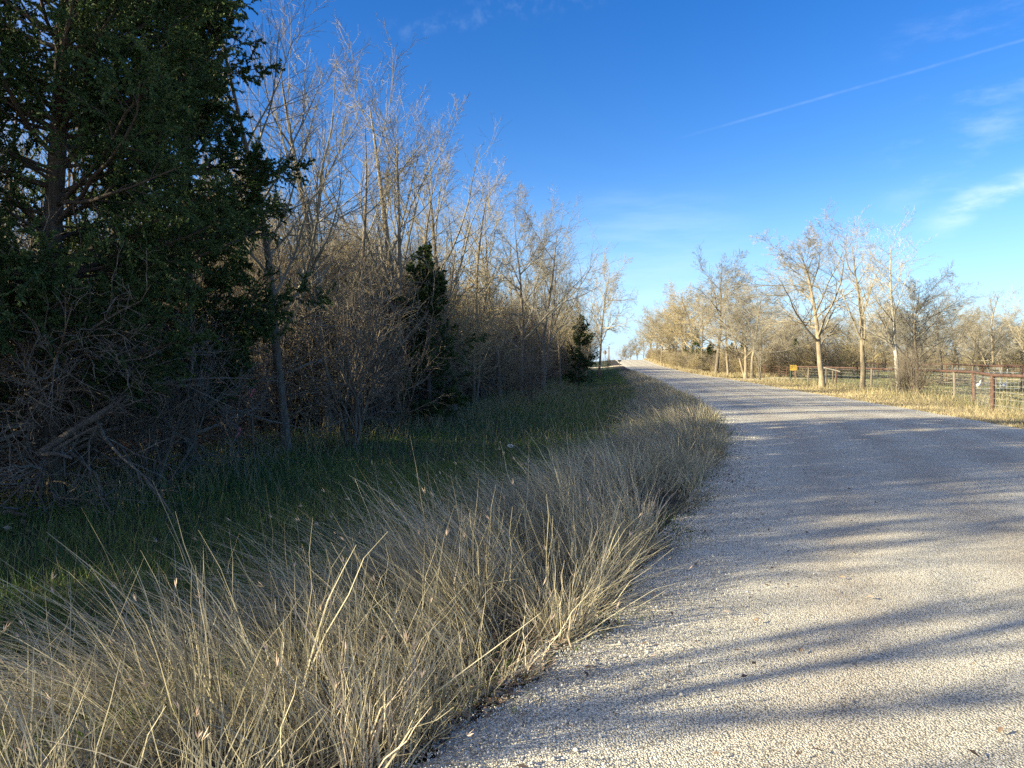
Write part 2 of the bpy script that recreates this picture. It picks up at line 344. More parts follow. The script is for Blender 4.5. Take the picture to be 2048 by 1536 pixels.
strip('side_track', [(Lx(147) + .6, 147), (Lx(147) - 3, 147), (Lx(147) - 9, 148)], 5.0)

# ------------------------------------------------------------------ bare tree generator
def perp(r, T, ang):
    a = nrm(r.normal(size=T.shape)); p = nrm(a - (a * T).sum(-1, keepdims=True) * T)
    return nrm(T * np.cos(ang)[:, None] + p * np.sin(ang)[:, None])
def spawn(r, P, Rd, n, t0, t1, lr, ang, K, wob, up, rr=.6, apical=.4, tip=.003, asd=12, rmin=.0, flat=0):
    Np, Kp, _ = P.shape; seg = np.linalg.norm(np.diff(P, axis=1), axis=-1).sum(1)
    t = t0 + (t1 - t0) * (np.arange(n)[None] + r.random((Np, n))) / n; f = t * (Kp - 1); i = np.minimum(f.astype(int), Kp - 2); a = (f - i)[..., None]
    pi = np.arange(Np)[:, None]; base = P[pi, i] * (1 - a) + P[pi, i + 1] * a; T = nrm(P[pi, i + 1] - P[pi, i]); rb = Rd[pi, i] * (1 - a[..., 0]) + Rd[pi, i + 1] * a[..., 0]
    ln = seg[:, None] * lr * (1 - apical * (t - t0) / max(t1 - t0, 1e-6)) * r.uniform(.55, 1.25, t.shape)
    base = base.reshape(-1, 3); T = T.reshape(-1, 3); rb = rb.ravel(); ln = ln.ravel()
    d = perp(r, T, np.radians(r.normal(ang, asd, len(T)))); d[:, 2] *= (1 - flat); d = nrm(d)
    out = np.empty((len(T), K, 3)); out[:, 0] = base; st = (ln / (K - 1))[:, None]
    for k in range(1, K):
        out[:, k] = out[:, k - 1] + d * st
        d = d + r.normal(size=d.shape) * wob; d[:, 2] += up; d = nrm(d)
    rs = np.maximum(np.minimum(rb * rr, ln * .02 + .004), tip); tp = np.linspace(1, 0, K)[None]
    return out, rs[:, None] * tp + np.maximum(tip, rmin) * (1 - tp)
def trunk(r, h, rad, K=12, wob=.05, lean=(0, 0), tip=.012, start=(0, 0, -.25)):
    d = np.array([lean[0], lean[1], 1.]); d /= np.linalg.norm(d); P = [np.array(start, float)]
    for k in range(K - 1):
        P.append(P[-1] + d * (h + .25) / (K - 1)); d = d + r.normal(size=3) * wob + np.array([0, 0, .06]); d /= np.linalg.norm(d)
    tt = np.linspace(0, 1, K); rr = rad * (1 - tt) ** .85 + tip; rr[0] *= 1.45
    P = np.array(P); P[:, 2] *= h / P[-1, 2]
    return P[None], rr[None]
def bare_tree(seed, h, rad, stems, levels, sc=1.0, wob=.05, lean=.06):
    """trunk mesh and crown mesh of a leafless tree"""
    r = np.random.default_rng(seed); TP, TR = [], []
    for s in range(stems):
        hh = h * (1 if s == 0 else r.uniform(.7, .95)); l = (r.normal() * lean, r.normal() * lean) if s == 0 else (r.normal() * .3, r.normal() * .3)
        P, q = trunk(r, hh, rad * (1 if s == 0 else .7), 12, wob, l); TP.append(P); TR.append(q)
    P = np.concatenate(TP); q = np.concatenate(TR); t = Soup(); V, Fq = tubes(P, q, 8); t.add(V, Fq)
    c = Soup(); Pl, Rl = P, q
    for i, L in enumerate(levels):
        Pl, Rl = spawn(r, Pl, Rl, **L); V, Fq = tubes(Pl, Rl, 5 if i == 0 else (4 if i == 1 else 3)); c.add(V, Fq)
    return t, c
def lv(n, t0, t1, lr, ang, K, wob, up, **k): return dict(n=n, t0=t0, t1=t1, lr=lr, ang=ang, K=K, wob=wob, up=up, **k)
SLIM = [lv(17, .26, .98, .36, 42, 9, .09, .10, rr=.52, apical=.45, tip=.005), lv(9, .12, .98, .50, 38, 7, .10, .07, tip=.004), lv(5, .12, .98, .58, 36, 5, .12, .05, tip=.003), lv(3, .15, .9, .7, 30, 4, .10, .03, tip=.0024)]
TALL = [lv(12, .30, .98, .50, 33, 10, .08, .08, rr=.56, apical=.45, tip=.005), lv(8, .16, .98, .44, 34, 7, .09, .08, tip=.004), lv(5, .12, .98, .55, 32, 5, .10, .06, tip=.003), lv(3, .15, .9, .65, 30, 4, .10, .03, tip=.0024)]
ROUND = [lv(20, .27, .97, .62, 56, 10, .10, .05, rr=.6, apical=.5, tip=.006), lv(12, .16, .99, .40, 40, 7, .11, .02, tip=.0055), lv(8, .12, 1, .52, 38, 5, .12, .0, tip=.005), lv(5, .1, 1, .62, 32, 4, .12, -.02, tip=.0042)]
LIMBY = [lv(15, .22, .98, .40, 34, 9, .08, .12, rr=.85, apical=.4, tip=.02), lv(10, .3, 1, .22, 34, 5, .10, .10, rr=.8, tip=.012), lv(8, .1, 1, .5, 36, 4, .12, .05, tip=.008)]
SHRUB = [lv(8, .15, .98, .55, 32, 8, .10, .06, rr=.7, apical=.4, tip=.004), lv(6, .12, .98, .6, 38, 6, .13, .03, tip=.0034), lv(4, .1, 1, .65, 36, 4, .15, .0, tip=.0028)]
BRAMBLE = [lv(9, .12, .98, .55, 40, 7, .16, .03, rr=.7, apical=.4, tip=.005), lv(9, .12, .98, .5, 42, 5, .18, .02, tip=.0045), lv(6, .1, 1, .55, 40, 4, .2, .0, tip=.004)]
STEM = [lv(9, .3, .98, .22, 34, 6, .10, .12, rr=.6, apical=.3, tip=.004), lv(6, .12, .98, .55, 36, 5, .12, .05, tip=.003), lv(3, .12, .98, .6, 36, 4, .12, .05, tip=.0025)]
def proto(seed, h, rad, stems, levels, name, mt=M_BARK, mc=M_TWIG, **k):
    t, c = bare_tree(seed, h, rad, stems, levels, **k)
    return t.mesh(name + '_trunk', [mt], True), c.mesh(name + '_crown', [mc], False), h
P_SLIM = [proto(10 + i, 10, .11, 1 + (i % 2), SLIM, 'slim') for i in range(4)]
P_TALL = [proto(30 + i, 10, .15, 1 + (i == 1), TALL, 'tall', wob=.04) for i in range(3)]
P_ROUND = [proto(50 + i, 10, .17, 1 + (i == 2), ROUND, 'round', wob=.06) for i in range(3)]
P_LIMBY = [proto(60 + i, 10, .17, 1 + i % 2, LIMBY, 'limby', wob=.05) for i in range(3)]
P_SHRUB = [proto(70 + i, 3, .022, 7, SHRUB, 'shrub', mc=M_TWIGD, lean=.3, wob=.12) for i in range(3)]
P_THICK = [proto(80 + i, 3, .022, 6, BRAMBLE, 'thicket', mc=M_TWIGY, lean=.3, wob=.12) for i in range(2)]
P_STEM = [proto(90 + i, 5, .028, 3, STEM, 'sapling', lean=.06, wob=.05) for i in range(3)]
def plant(pr, x, y, h, label, cat='tree', name='bare_tree', group=None, rot=None, sxy=1.0, bark_m=None, twig_m=None, lean=(0, 0), rad=1.0):
    k = h / pr[2]; o = thing(name, label, cat, (x, y, gzf(x, y)), rng.uniform(0, 6.28) if rot is None else rot, group)
    o.scale = (k * sxy, k * sxy, k); o.rotation_euler[0] = lean[0]; o.rotation_euler[1] = lean[1]
    a = link('trunk', pr[0], o); b = link('crown', pr[1], o)
    for ob, m in ((a, bark_m), (b, twig_m)):
        if m: ob.material_slots[0].link = 'OBJECT'; ob.material_slots[0].material = m
    return o
def tree_px(pr, px, d, ty, label, **k):
    x = at(px, d); return plant(pr, x, d, top(ty, d) - gzf(x, d), label, **k)

# ---- left wood: front row told apart one by one
front = [
 (P_SLIM[0], 572, 15.5, 60, 'dark slim bare tree right beside the big cedar, tallest against the sky', dict(rot=.4, bark_m=M_BARK, sxy=1.0)),
 (P_TALL[0], 655, 19.5, 175, 'bare grey tree with upright twigs just right of the dark slim tree', {}),
 (P_SLIM[2], 712, 21.5, 190, 'thin bare tree with pinkish upright twigs in the wood, third from the cedar', {}),
 (P_TALL[1], 790, 24, 165, 'forked bare tree with pale sunlit limbs reaching above its neighbours', dict(bark_m=M_TAN, sxy=1.1)),
 (P_SLIM[1], 858, 26, 300, 'bare tree standing directly behind the small wood edge cedar', {}),
 (P_TALL[2], 905, 29, 290, 'bare grey tree rising right of the small wood edge cedar', dict(sxy=1.2)),
 (P_SLIM[3], 950, 33, 335, 'bare tree with fine ascending twigs in the middle of the wood edge', {}),
 (P_TALL[0], 1000, 37, 350, 'straight bare tree where the wood edge starts to step down', dict(rot=2., sxy=1.1)),
 (P_ROUND[0], 1040, 41, 385, 'bare tree with crooked orange brown forked trunk at wood edge', dict(sxy=.7)),
 (P_TALL[1], 1085, 48, 410, 'bare tree with outward leaning branches near the wood end', dict(rot=1., sxy=1.25)),
 (P_ROUND[1], 1120, 58, 480, 'rounded tan bare tree with dense twigs near the wood end', dict(twig_m=M_TWIGY, sxy=.6)),
 (P_ROUND[2], 1150, 70, 545, 'low rounded bare tree covered in tan twigs behind the far little cedar', dict(twig_m=M_TWIGY, sxy=.62)),
 (P_ROUND[0], 1198, 95, 512, 'spreading bare tree alone at the far end of the wood, overhanging the lane', dict(rot=1.2, sxy=.72)),
 (P_ROUND[1], 1172, 84, 610, 'small bare tree below the spreading tree at the wood end', dict(rot=2.2)),
]
for pr, px, d, ty, lab, k in front: tree_px(pr, px, d, ty + (60 if px > 690 else 0) - (25 if px > 1190 else 0), lab, **k)
# trees filling the wood, also the ones left of the camera whose shadows cross the road
def sil(px): return np.interp(px, [-300, 0, 300, 600, 720, 830, 900, 1030, 1130, 1180], [80, 120, 170, 250, 300, 290, 370, 450, 520, 630])
cnt = 0; rw = np.random.default_rng(5)
occ = []
pool = P_SLIM + P_TALL + [P_ROUND[0]]
tries = 0
while cnt < 118 and tries < 4000:
    tries += 1
    y = 9 + 116 * rw.random() ** 1.5; x = float(Ex(y)) - .8 - rw.random() ** 1.2 * (16 if y < 60 else 12)
    px = 1024 + F * x / y
    if px < -160 or px > 1175: continue
    if min([(x - a) ** 2 + (y - b) ** 2 for a, b in occ] + [9e9]) < .9: continue
    if y < 14 and x > -8.5: continue
    occ.append((x, y)); pr = pool[rw.integers(len(pool))]
    h = min(top(sil(px) + rw.uniform(70, 280), y), rw.uniform(8.5, 12)); h = max(h, 4.8)
    tw = int(rw.integers(4)); zone = 'behind the big cedar' if px < 290 else 'behind the second cedar' if px < 560 else 'left of the small cedar' if px < 780 else 'behind the small cedar' if px < 930 else 'beyond the small cedar'
    lab = '%s bare tree, %s twigs, %s the wood %s' % ('slim' if pr in P_SLIM else 'forking' if pr in P_TALL else 'spreading', ['grey', 'grey', 'tan', 'dark'][tw], 'front of' if x > float(Ex(y)) - 5 else 'deep in', zone)
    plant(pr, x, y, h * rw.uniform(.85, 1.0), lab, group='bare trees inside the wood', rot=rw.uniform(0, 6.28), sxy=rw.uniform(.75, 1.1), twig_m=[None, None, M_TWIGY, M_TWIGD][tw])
    cnt += 1
for i, (x, y, h) in enumerate([(-9.6, 5.2, 8.0), (-12.5, 2.6, 8.4), (-11, -.6, 7.2), (-18, 3.4, 9.2), (-19.5, -1.0, 9.5), (-13.4, .9, 6.6), (-9.8, 3.6, 5.6), (-10.6, 8.4, 8.6), (-13.2, 7.2, 9.4), (-9.4, 7.4, 6.6), (-16, 6.2, 10), (-12, 5.4, 8.2), (-10.8, 6.5, 8.0), (-13.8, 4.0, 9.0)]):
    plant(P_LIMBY[i % 3], x, y, h, 'bare tree of the wood standing left of the viewpoint, its shadow crossing the road', group='bare trees casting shadows over the road', rot=i * 1.3)

for i, (x, y, h) in enumerate([(-11.6, 4.7, 8.4), (-13.6, 2.4, 9.2), (-8.4, 3.6, 4.2), (-9.8, 1.6, 5.0), (-11.2, 4.2, 6.0), (-15, 1.6, 7.2)]):
    plant(P_ROUND[i] if h > 8 else [P_THICK, P_SLIM][h > 5][i % 2], x, y, h, 'leafless thicket tree just outside the left edge of the picture, shading the ditch', group='thicket left of the viewpoint', rot=i * 2.1, sxy=.9)

# ---- undergrowth of the wood: many tangled stems, instanced as one stuff object
def scatter(name, meshes, pts, rot, sc, tilt=None, label=None, cat=None):
    col = bpy.data.collections.new(name + '_pieces')
    for i, me in enumerate(meshes): col.objects.link(bpy.data.objects.new('%s_piece_%d' % (name, i), me))
    me = bpy.data.meshes.new(name); n = len(pts); me.vertices.add(n); me.vertices.foreach_set('co', np.asarray(pts, np.float32).ravel())
    e = np.zeros((n, 3), np.float32); e[:, 2] = rot
    if tilt is not None: e[:, :2] = tilt
    a = me.attributes.new('rt', 'FLOAT_VECTOR', 'POINT'); a.data.foreach_set('vector', e.ravel())
    a = me.attributes.new('sz', 'FLOAT', 'POINT'); a.data.foreach_set('value', np.asarray(sc, np.float32))
    o = link(name, me); g = bpy.data.node_groups.new(name, 'GeometryNodeTree')
    g.interface.new_socket('Geometry', in_out='INPUT', socket_type='NodeSocketGeometry'); g.interface.new_socket('Geometry', in_out='OUTPUT', socket_type='NodeSocketGeometry')
    gi = g.nodes.new('NodeGroupInput'); go = g.nodes.new('NodeGroupOutput'); ip = g.nodes.new('GeometryNodeInstanceOnPoints'); ci = g.nodes.new('GeometryNodeCollectionInfo')
    ci.inputs['Collection'].default_value = col; ci.inputs['Separate Children'].default_value = True; ci.inputs['Reset Children'].default_value = True
    na = g.nodes.new('GeometryNodeInputNamedAttribute'); na.data_type = 'FLOAT_VECTOR'; na.inputs['Name'].default_value = 'rt'
    nb = g.nodes.new('GeometryNodeInputNamedAttribute'); nb.data_type = 'FLOAT'; nb.inputs['Name'].default_value = 'sz'
    g.links.new(gi.outputs[0], ip.inputs['Points']); g.links.new(ci.outputs[0], ip.inputs['Instance']); ip.inputs['Pick Instance'].default_value = True
    er = g.nodes.new('FunctionNodeEulerToRotation'); g.links.new(na.outputs[0], er.inputs[0]); g.links.new(er.outputs[0], ip.inputs['Rotation'])
    g.links.new(nb.outputs[0], ip.inputs['Scale']); g.links.new(ip.outputs[0], go.inputs[0])
    md = o.modifiers.new('scatter', 'NODES'); md.node_group = g
    return tag(o, label, cat, kind='stuff')
n = 330; uy = 7 + 125 * rw.random(n) ** 1.5; ux = Ex(uy) + .2 - rw.random(n) ** 1.3 * 18
ok = ~((uy < 10) & (ux > -8)); uy, ux = uy[ok], ux[ok]
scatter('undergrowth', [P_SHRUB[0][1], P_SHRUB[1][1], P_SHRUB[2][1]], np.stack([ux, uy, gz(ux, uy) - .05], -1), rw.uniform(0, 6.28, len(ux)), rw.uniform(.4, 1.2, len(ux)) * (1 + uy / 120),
        label='tangled leafless undergrowth, coloured dark for shade, filling the foot of the wood', cat='undergrowth')  # darker twig material stands in for the shade among these stems
n = 360; uy = 9 + 110 * rw.random(n) ** 1.4; ux = Ex(uy) - .2 - rw.random(n) * 17
def joined(pr):
    me = pr[0].copy(); bm = __import__('bmesh').new(); bm.from_mesh(pr[0]); bm.from_mesh(pr[1]); bm.to_mesh(me); bm.free(); return me
scatter('sapling_thicket', [joined(p) for p in P_STEM], np.stack([ux, uy, gz(ux, uy) - .05], -1), rw.uniform(0, 6.28, len(ux)), rw.uniform(.6, 1.5, len(ux)),
        label='countless thin upright stems standing between the trees of the wood', cat='saplings')
n = 260; uy = 19 + 105 * rw.random(n) ** 1.2; ux = Ex(uy) - .6 - rw.random(n) * 9
scatter('sunlit_thicket', [P_THICK[0][1], P_THICK[1][1], P_SHRUB[0][1]], np.stack([ux, uy, gz(ux, uy) - .05], -1), rw.uniform(0, 6.28, n), rw.uniform(.9, 1.9, n),
        label='tall tan thicket between the trees along the far wood edge', cat='thicket')
# distant wood behind, closing the view through the trunks
fy = 15 + 150 * rw.random(420); fx = Ex(fy) - 14 - rw.random(420) * 22
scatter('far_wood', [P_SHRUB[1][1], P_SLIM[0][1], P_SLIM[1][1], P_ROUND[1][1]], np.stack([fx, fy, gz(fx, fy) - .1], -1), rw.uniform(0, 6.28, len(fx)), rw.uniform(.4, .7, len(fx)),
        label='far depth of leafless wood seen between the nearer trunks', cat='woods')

# ------------------------------------------------------------------ cedars
def leaflets(r, P, per, ln, wd, droop=.25, spread=.7, t0=.1):
    """small ribbons of foliage along branch polylines"""
    n, K, _ = P.shape; t = t0 + (1 - t0) * r.random((n, per)); f = t * (K - 1); i = np.minimum(f.astype(int), K - 2); a = (f - i)[..., None]; pi = np.arange(n)[:, None]
    b = (P[pi, i] * (1 - a) + P[pi, i + 1] * a).reshape(-1, 3); T = nrm(P[pi, i + 1] - P[pi, i]).reshape(-1, 3)
    d = nrm(T + r.normal(size=T.shape) * spread * .6 + np.array([0, 0, -droop * .5])); s = nrm(np.cross(d, r.normal(size=d.shape)))
    L = ln * r.uniform(.6, 1.4, (len(b), 1)); w = wd * r.uniform(.7, 1.3, (len(b), 1)); m = b + d * L * .55; e = b + nrm(d + np.array([0, 0, -droop])) * L
    V = np.stack([b, m + s * w, e, m - s * w], 1); tint = np.repeat(np.clip(r.normal(.45, .22, len(b)), 0, 1), 4)
    return V.reshape(-1, 3), np.arange(len(b) * 4).reshape(-1, 4), tint
def cedar(seed, h, rad, fol0, limbs, per, ln, wd, prof, dead=0, trad=.16, n2=11, n3=7, mt=M_CEDAR, var=(.72, 1.18)):
    r = np.random.default_rng(seed); P, q = trunk(r, h, trad, 14, .03, (0, 0), .02); t = Soup(); V, Fq = tubes(P, q, 10); t.add(V, Fq)
    z = fol0 + (h - fol0) * np.sort(r.random(limbs)) ** 1.0 * .99; tt = z / h; f = tt * 13; i = np.minimum(f.astype(int), 12); a = (f - i)[:, None]
    b = P[0, i] * (1 - a) + P[0, i + 1] * a; az = r.uniform(0, 6.28, limbs); L = rad * np.interp((z - fol0) / (h - fol0), *prof) * r.uniform(*var, limbs)
    el = np.radians(np.interp(tt, [0, .5, 1], [2, 22, 62]) + r.normal(0, 9, limbs)); d = np.stack([np.cos(az) * np.cos(el), np.sin(az) * np.cos(el), np.sin(el)], -1)
    K = 8; lp = np.empty((limbs, K, 3)); lp[:, 0] = b
    for k in range(1, K):
        lp[:, k] = lp[:, k - 1] + d * (L / (K - 1))[:, None]; d = nrm(d + r.normal(size=d.shape) * .1 + np.array([0, 0, .07]))
    lr_ = (L * .012 + .006)[:, None] * np.linspace(1, .2, K)[None]; V, Fq = tubes(lp, lr_, 5); t.add(V, Fq)
    P2, R2 = spawn(r, lp, lr_, n2, .15, 1, .42, 42, 6, .13, .03, apical=.5, tip=.003); V, Fq = tubes(P2, R2, 3); t.add(V, Fq)
    P3, R3 = spawn(r, P2, R2, n3, .1, 1, .5, 40, 5, .16, -.02, apical=.4, tip=.002)
    c = Soup(); V, Fq, ti = leaflets(r, P3, per, ln, wd); c.add(V, Fq, ti); V, Fq, ti = leaflets(r, P2, per, ln, wd, t0=.3); c.add(V, Fq, ti)
    dd = None
    if dead:
        z = r.uniform(.5, fol0 + 1.2, dead); f = z / h * 13; i = f.astype(int); b = P[0, i] * (1 - (f - i)[:, None]) + P[0, i + 1] * (f - i)[:, None]
        az = r.uniform(0, 6.28, dead); el = np.radians(r.normal(4, 18, dead)); d = np.stack([np.cos(az) * np.cos(el), np.sin(az) * np.cos(el), np.sin(el)], -1); L = r.uniform(1.0, 3.2, dead)
        lp = np.empty((dead, 8, 3)); lp[:, 0] = b
        for k in range(1, 8): lp[:, k] = lp[:, k - 1] + d * (L / 7)[:, None]; d = nrm(d + r.normal(size=d.shape) * .17 + np.array([0, 0, -.02]))
        rr = (L * .009 + .006)[:, None] * np.linspace(1, .15, 8)[None]; s = Soup(); s.add(*tubes(lp, rr, 5))
        a1, b1 = spawn(r, lp, rr, 9, .1, 1, .45, 45, 6, .22, .02, tip=.003); s.add(*tubes(a1, b1, 4)); a2, b2 = spawn(r, a1, b1, 6, .1, 1, .5, 45, 5, .22, -.02, tip=.0024); s.add(*tubes(a2, b2, 3))
        dd = s.mesh('dead_branches', [M_DEAD], False)
    return t.mesh('cedar_trunk', [M_CBARK], True), c.mesh('cedar_crown', [mt], False, True), dd
PROF_BIG = ([0, .12, .35, .6, .85, 1], [.75, 1, 1.0, .85, .5, .12]); PROF_CONE = ([0, .1, .5, .8, 1], [.9, 1, .8, .5, .25])
def put_cedar(ms, x, y, label, sc=1.0, rot=0, name='cedar_tree', group=None, mt=None):
    o = thing(name, label, 'tree', (x, y, gzf(x, y)), rot, group); o.scale = (sc, sc, sc); link('trunk', ms[0], o); c = link('crown', ms[1], o)
    if mt: c.material_slots[0].link = 'OBJECT'; c.material_slots[0].material = mt
    if ms[2]: link('dead_branches', ms[2], o)
    return o
big = cedar(3, 11.5, 2.75, 1.2, 185, 40, .05, .0098, PROF_BIG, 75, .15, n2=13, n3=8, var=(.6, 1.2))
put_cedar(big, at(92, 10.2), 10.2, 'big dark cedar filling the top left corner, bare dead branches on its lower trunk', rot=.6)
big2 = cedar(9, 10.2, 1.95, 1.0, 120, 38, .052, .011, PROF_BIG, 16, .12, n2=12, n3=8, var=(.6, 1.25))
put_cedar(big2, at(375, 13.2), 13.2, 'second dark cedar with foliage nearly to the ground, right of the big cedar')
put_cedar(big2, -9.9, 6.3, 'cedar just beyond the left edge of the picture, shading the road', .85, 2.4)
sm_c = cedar(21, 5.6, 1.85, .5, 64, 36, .05, .012, PROF_CONE, 0, .08, 10, 7, var=(.4, 1.25))
tree_small = [(858, 23.5, 520, 'small conical green cedar at the wood edge below the bare trees', None), (1158, 66, 640, 'small dark cedar at the far end of the wood edge', None),
              (1392, 124, 664, 'sunlit yellow green cedar on the right roadside bank', M_CEDARL)]
for px, d, ty, lab, mt in tree_small:
    x = at(px, d); h = top(ty, d) - gzf(x, d); put_cedar(sm_c, x, d, lab, h / 5.6, px * .7, mt=mt)
for k, (px, d, ty) in enumerate([(1462, 112, 700), (1488, 118, 694), (1515, 124, 698), (1592, 120, 694), (1612, 112, 700), (1692, 125, 702), (1420, 100, 700)]):
    x = at(px, d); put_cedar(sm_c, x, d, 'low dark evergreen in the shade behind the pasture trees', (top(ty, d) - gzf(x, d)) / 5.6 * 1.25, k * 1.1, name='evergreen_shrub', group='dark evergreens behind the pasture')

# ------------------------------------------------------------------ right side trees
right = [
 (P_ROUND[1], 1322, 158, 622, 'bare tree, trunk coloured dark for shadow, on the right bank beyond the bend', dict(bark_m=M_TWIGD)),  # dark bark stands in for the shadow falling across this trunk
 (P_ROUND[0], 1432, 88, 533, 'broad bare tree at the left end of the pasture trees', dict(rot=.3, sxy=1.1)),
 (P_TALL[2], 1457, 84, 570, 'thin straight bare tree behind the far end of the pipe fence', dict(sxy=1., bark_m=M_TAN)),
 (P_ROUND[2], 1491, 80, 590, 'short bare tree with two tan stems inside the pasture corner', dict(bark_m=M_TAN, sxy=1.3)),
 (P_ROUND[1], 1503, 76, 575, 'tan trunked bare tree behind the fence left of the yellow sign', dict(rot=2, bark_m=M_TAN, sxy=1.1)),
 (P_SLIM[3], 1518, 72, 620, 'spindly young tree nearest the fence left of the yellow sign', dict(sxy=1.1)),
 (P_ROUND[0], 1645, 53, 480, 'tallest pasture tree, thick tan trunk and wide drooping bare crown', dict(rot=4.0, sxy=1.2, bark_m=M_TAN)),
 (P_TALL[0], 1726, 47, 485, 'tall leaning pasture tree with slim tan trunk and little lower branching', dict(rot=3.3, sxy=1.2, bark_m=M_TAN, lean=(0, -.07))),
 (P_SLIM[2], 1800, 43.5, 475, 'white trunked bare tree rising from the brush at the fence', dict(rot=1.1, sxy=1.3, bark_m=M_PALEG, twig_m=M_TWIGL, lean=(0, .03))),
 (P_ROUND[2], 1836, 45, 560, 'dark forked tree leaning out beside the white trunked one', dict(rot=.5, bark_m=M_BARK)),
 (P_ROUND[1], 1884, 61, 605, 'bare tree with paired grey trunks in the middle of the pasture', dict(rot=5)),
 (P_SLIM[1], 1992, 57, 575, 'bare tree standing over the white goose near the stock pen', dict(rot=2, sxy=1.4, bark_m=M_TAN)),
 (P_ROUND[0], 2046, 66, 590, 'bare tree cut by the right edge behind the red post', dict(rot=1)),
 (P_ROUND[1], 1945, 92, 640, 'short bare tree far back between the paired trunks and the stock pen', dict(rot=1)),
 (P_ROUND[2], 1575, 100, 628, 'low spreading bare tree beyond the fence above the yellow sign', dict(rot=1)),
 (P_ROUND[0], 1748, 96, 630, 'low twiggy tree in the back of the pasture between the tall leaning trees', dict(rot=2.6)),
]
for pr, px, d, ty, lab, k in right: tree_px(pr, px, d, ty + 12, lab, **k)
def bank(px, off):      # distance at which a thing standing `off` metres right of the road shows in this direction
    ds = np.arange(60, 260, .5); return float(ds[np.argmin(np.abs((Rx(ds) + off) / ds * F + 1024 - px))])
r2 = np.random.default_rng(11)
for i in range(34):
    px = 1500 + 640 * (i + r2.random()) / 34; d = r2.uniform(118, 175); ty = r2.uniform(622, 680)
    tree_px([P_ROUND[i % 3], P_SLIM[i % 4]][i % 4 == 3], px, d, ty, 'tree of the distant leafless tree line behind the pasture', group='distant tree line', rot=r2.uniform(0, 6.28), sxy=1.3, twig_m=[None, M_TWIGY, None][i % 3])
for i, (px, d, ty) in enumerate([(1286, 168, 668), (1300, 150, 640), (1312, 140, 630), (1338, 128, 640), (1352, 118, 622), (1368, 108, 600), (1384, 100, 590), (1404, 96, 600), (1345, 104, 655), (1275, 182, 680), (1262, 196, 690), (1250, 215, 695)]):
    d = bank(px, 4.5); tree_px(P_ROUND[i % 3], px, d, ty, 'tan leafless tree in the roadside row on the right bank', group='roadside row on the right bank', rot=i * 1.9, sxy=1.0, twig_m=M_TWIGY)
by = 80 + 125 * r2.random(460); bx = Rx(by) + 1.6 + r2.random(460) ** 1.3 * 9 + np.clip(92 - by, 0, 9) * .8
scatter('roadside_brush', [P_THICK[0][1], P_THICK[1][1], P_SHRUB[0][1]], np.stack([bx, by, gz(bx, by) - .05], -1), r2.uniform(0, 6.28, 460), r2.uniform(.4, 1.15, 460) * (.75 + .3 * (bx - Rx(by)) / 9),
        label='tan tangled brush along the right bank of the far road', cat='brush')
fy2 = r2.uniform(140, 210, 190); fx2 = fy2 * r2.uniform(.31, .80, 190); kk = fx2 > Rx(fy2) + 9; fx2, fy2 = fx2[kk], fy2[kk]
scatter('far_thicket', [P_THICK[0][1], P_THICK[1][1]], np.stack([fx2, fy2, gz(fx2, fy2) - .2], -1), r2.uniform(0, 6.28, len(fx2)), r2.uniform(.9, 1.7, len(fx2)), label='mass of grey brown thicket along the far side of the pasture', cat='thicket')
for i, (px, d, s) in enumerate([(1812, 42, 1.0), (1832, 41, 1.1), (1845, 43, .75), (1795, 41.5, .6)]):
    x = at(px, d); o = plant(P_SHRUB[i % 3], x, d, 3 * s * .8, 'tangled leafless bush around the base of the white trunked tree', 'bush', 'bare_bush', 'bushes at the white trunk', rot=i * 2.)
for i, (px, d, h, lab) in enumerate([(705, 16.8, 3.6, 'pale leaning bush reaching out of the wood above the green ditch'), (790, 20, 2.6, 'twiggy grey bush between the leaning bush and the small cedar'), (300, 11.0, 2.4, 'leafless sapling with thin pale stem in front of the two cedars'),
                                 (1060, 36, 2.6, 'arching grey bush where the wood edge leans toward the road'), (1215, 128, 2.2, 'low scrub on the left bank before the road sign')]):
    x = at(px, d); plant(P_SHRUB[i % 3], x, d, h, lab, 'bush', 'bare_bush', rot=i * 1.4 + .5)

# ------------------------------------------------------------------ grass
def blades(r, x, y, h, lean, wd, K=5, droop=.0, tint=None, z=None, pw=1.8, kink=0):
    n = len(x); z = gz(x, y) if z is None else z; b = np.stack([x, y, z - .02], -1); u = np.linspace(0, 1, K)[None, :, None]
    ln = np.linalg.norm(lean, axis=-1)[:, None, None]; hv = np.concatenate([lean, np.zeros((n, 1))], -1)[:, None, :]
    H = h[:, None, None]; vert = np.maximum(1 - .40 * ln ** 1.5, .2)
    P = b[:, None, :] + hv * H * u ** pw + np.array([0, 0, 1.]) * H * (u * vert - droop * u ** 3)
    if kink: P[:, 1:-1] += r.normal(size=(n, K - 2, 3)) * kink
    ph = r.uniform(0, np.pi, n); s = np.stack([np.cos(ph), np.sin(ph), np.zeros(n)], -1)[:, None, :] * (wd[:, None, None] * .5) * (1 - .82 * u ** 1.5)
    V = np.stack([P - s, P + s], 2).reshape(-1, 3)
    i = (np.arange(n)[:, None] * K + np.arange(K - 1)[None]) * 2; Q = np.stack([i, i + 1, i + 3, i + 2], -1).reshape(-1, 4)
    return V, Q, np.repeat(tint, K * 2), P[:, -1]
rg = np.random.default_rng(3)
tall = Soup()
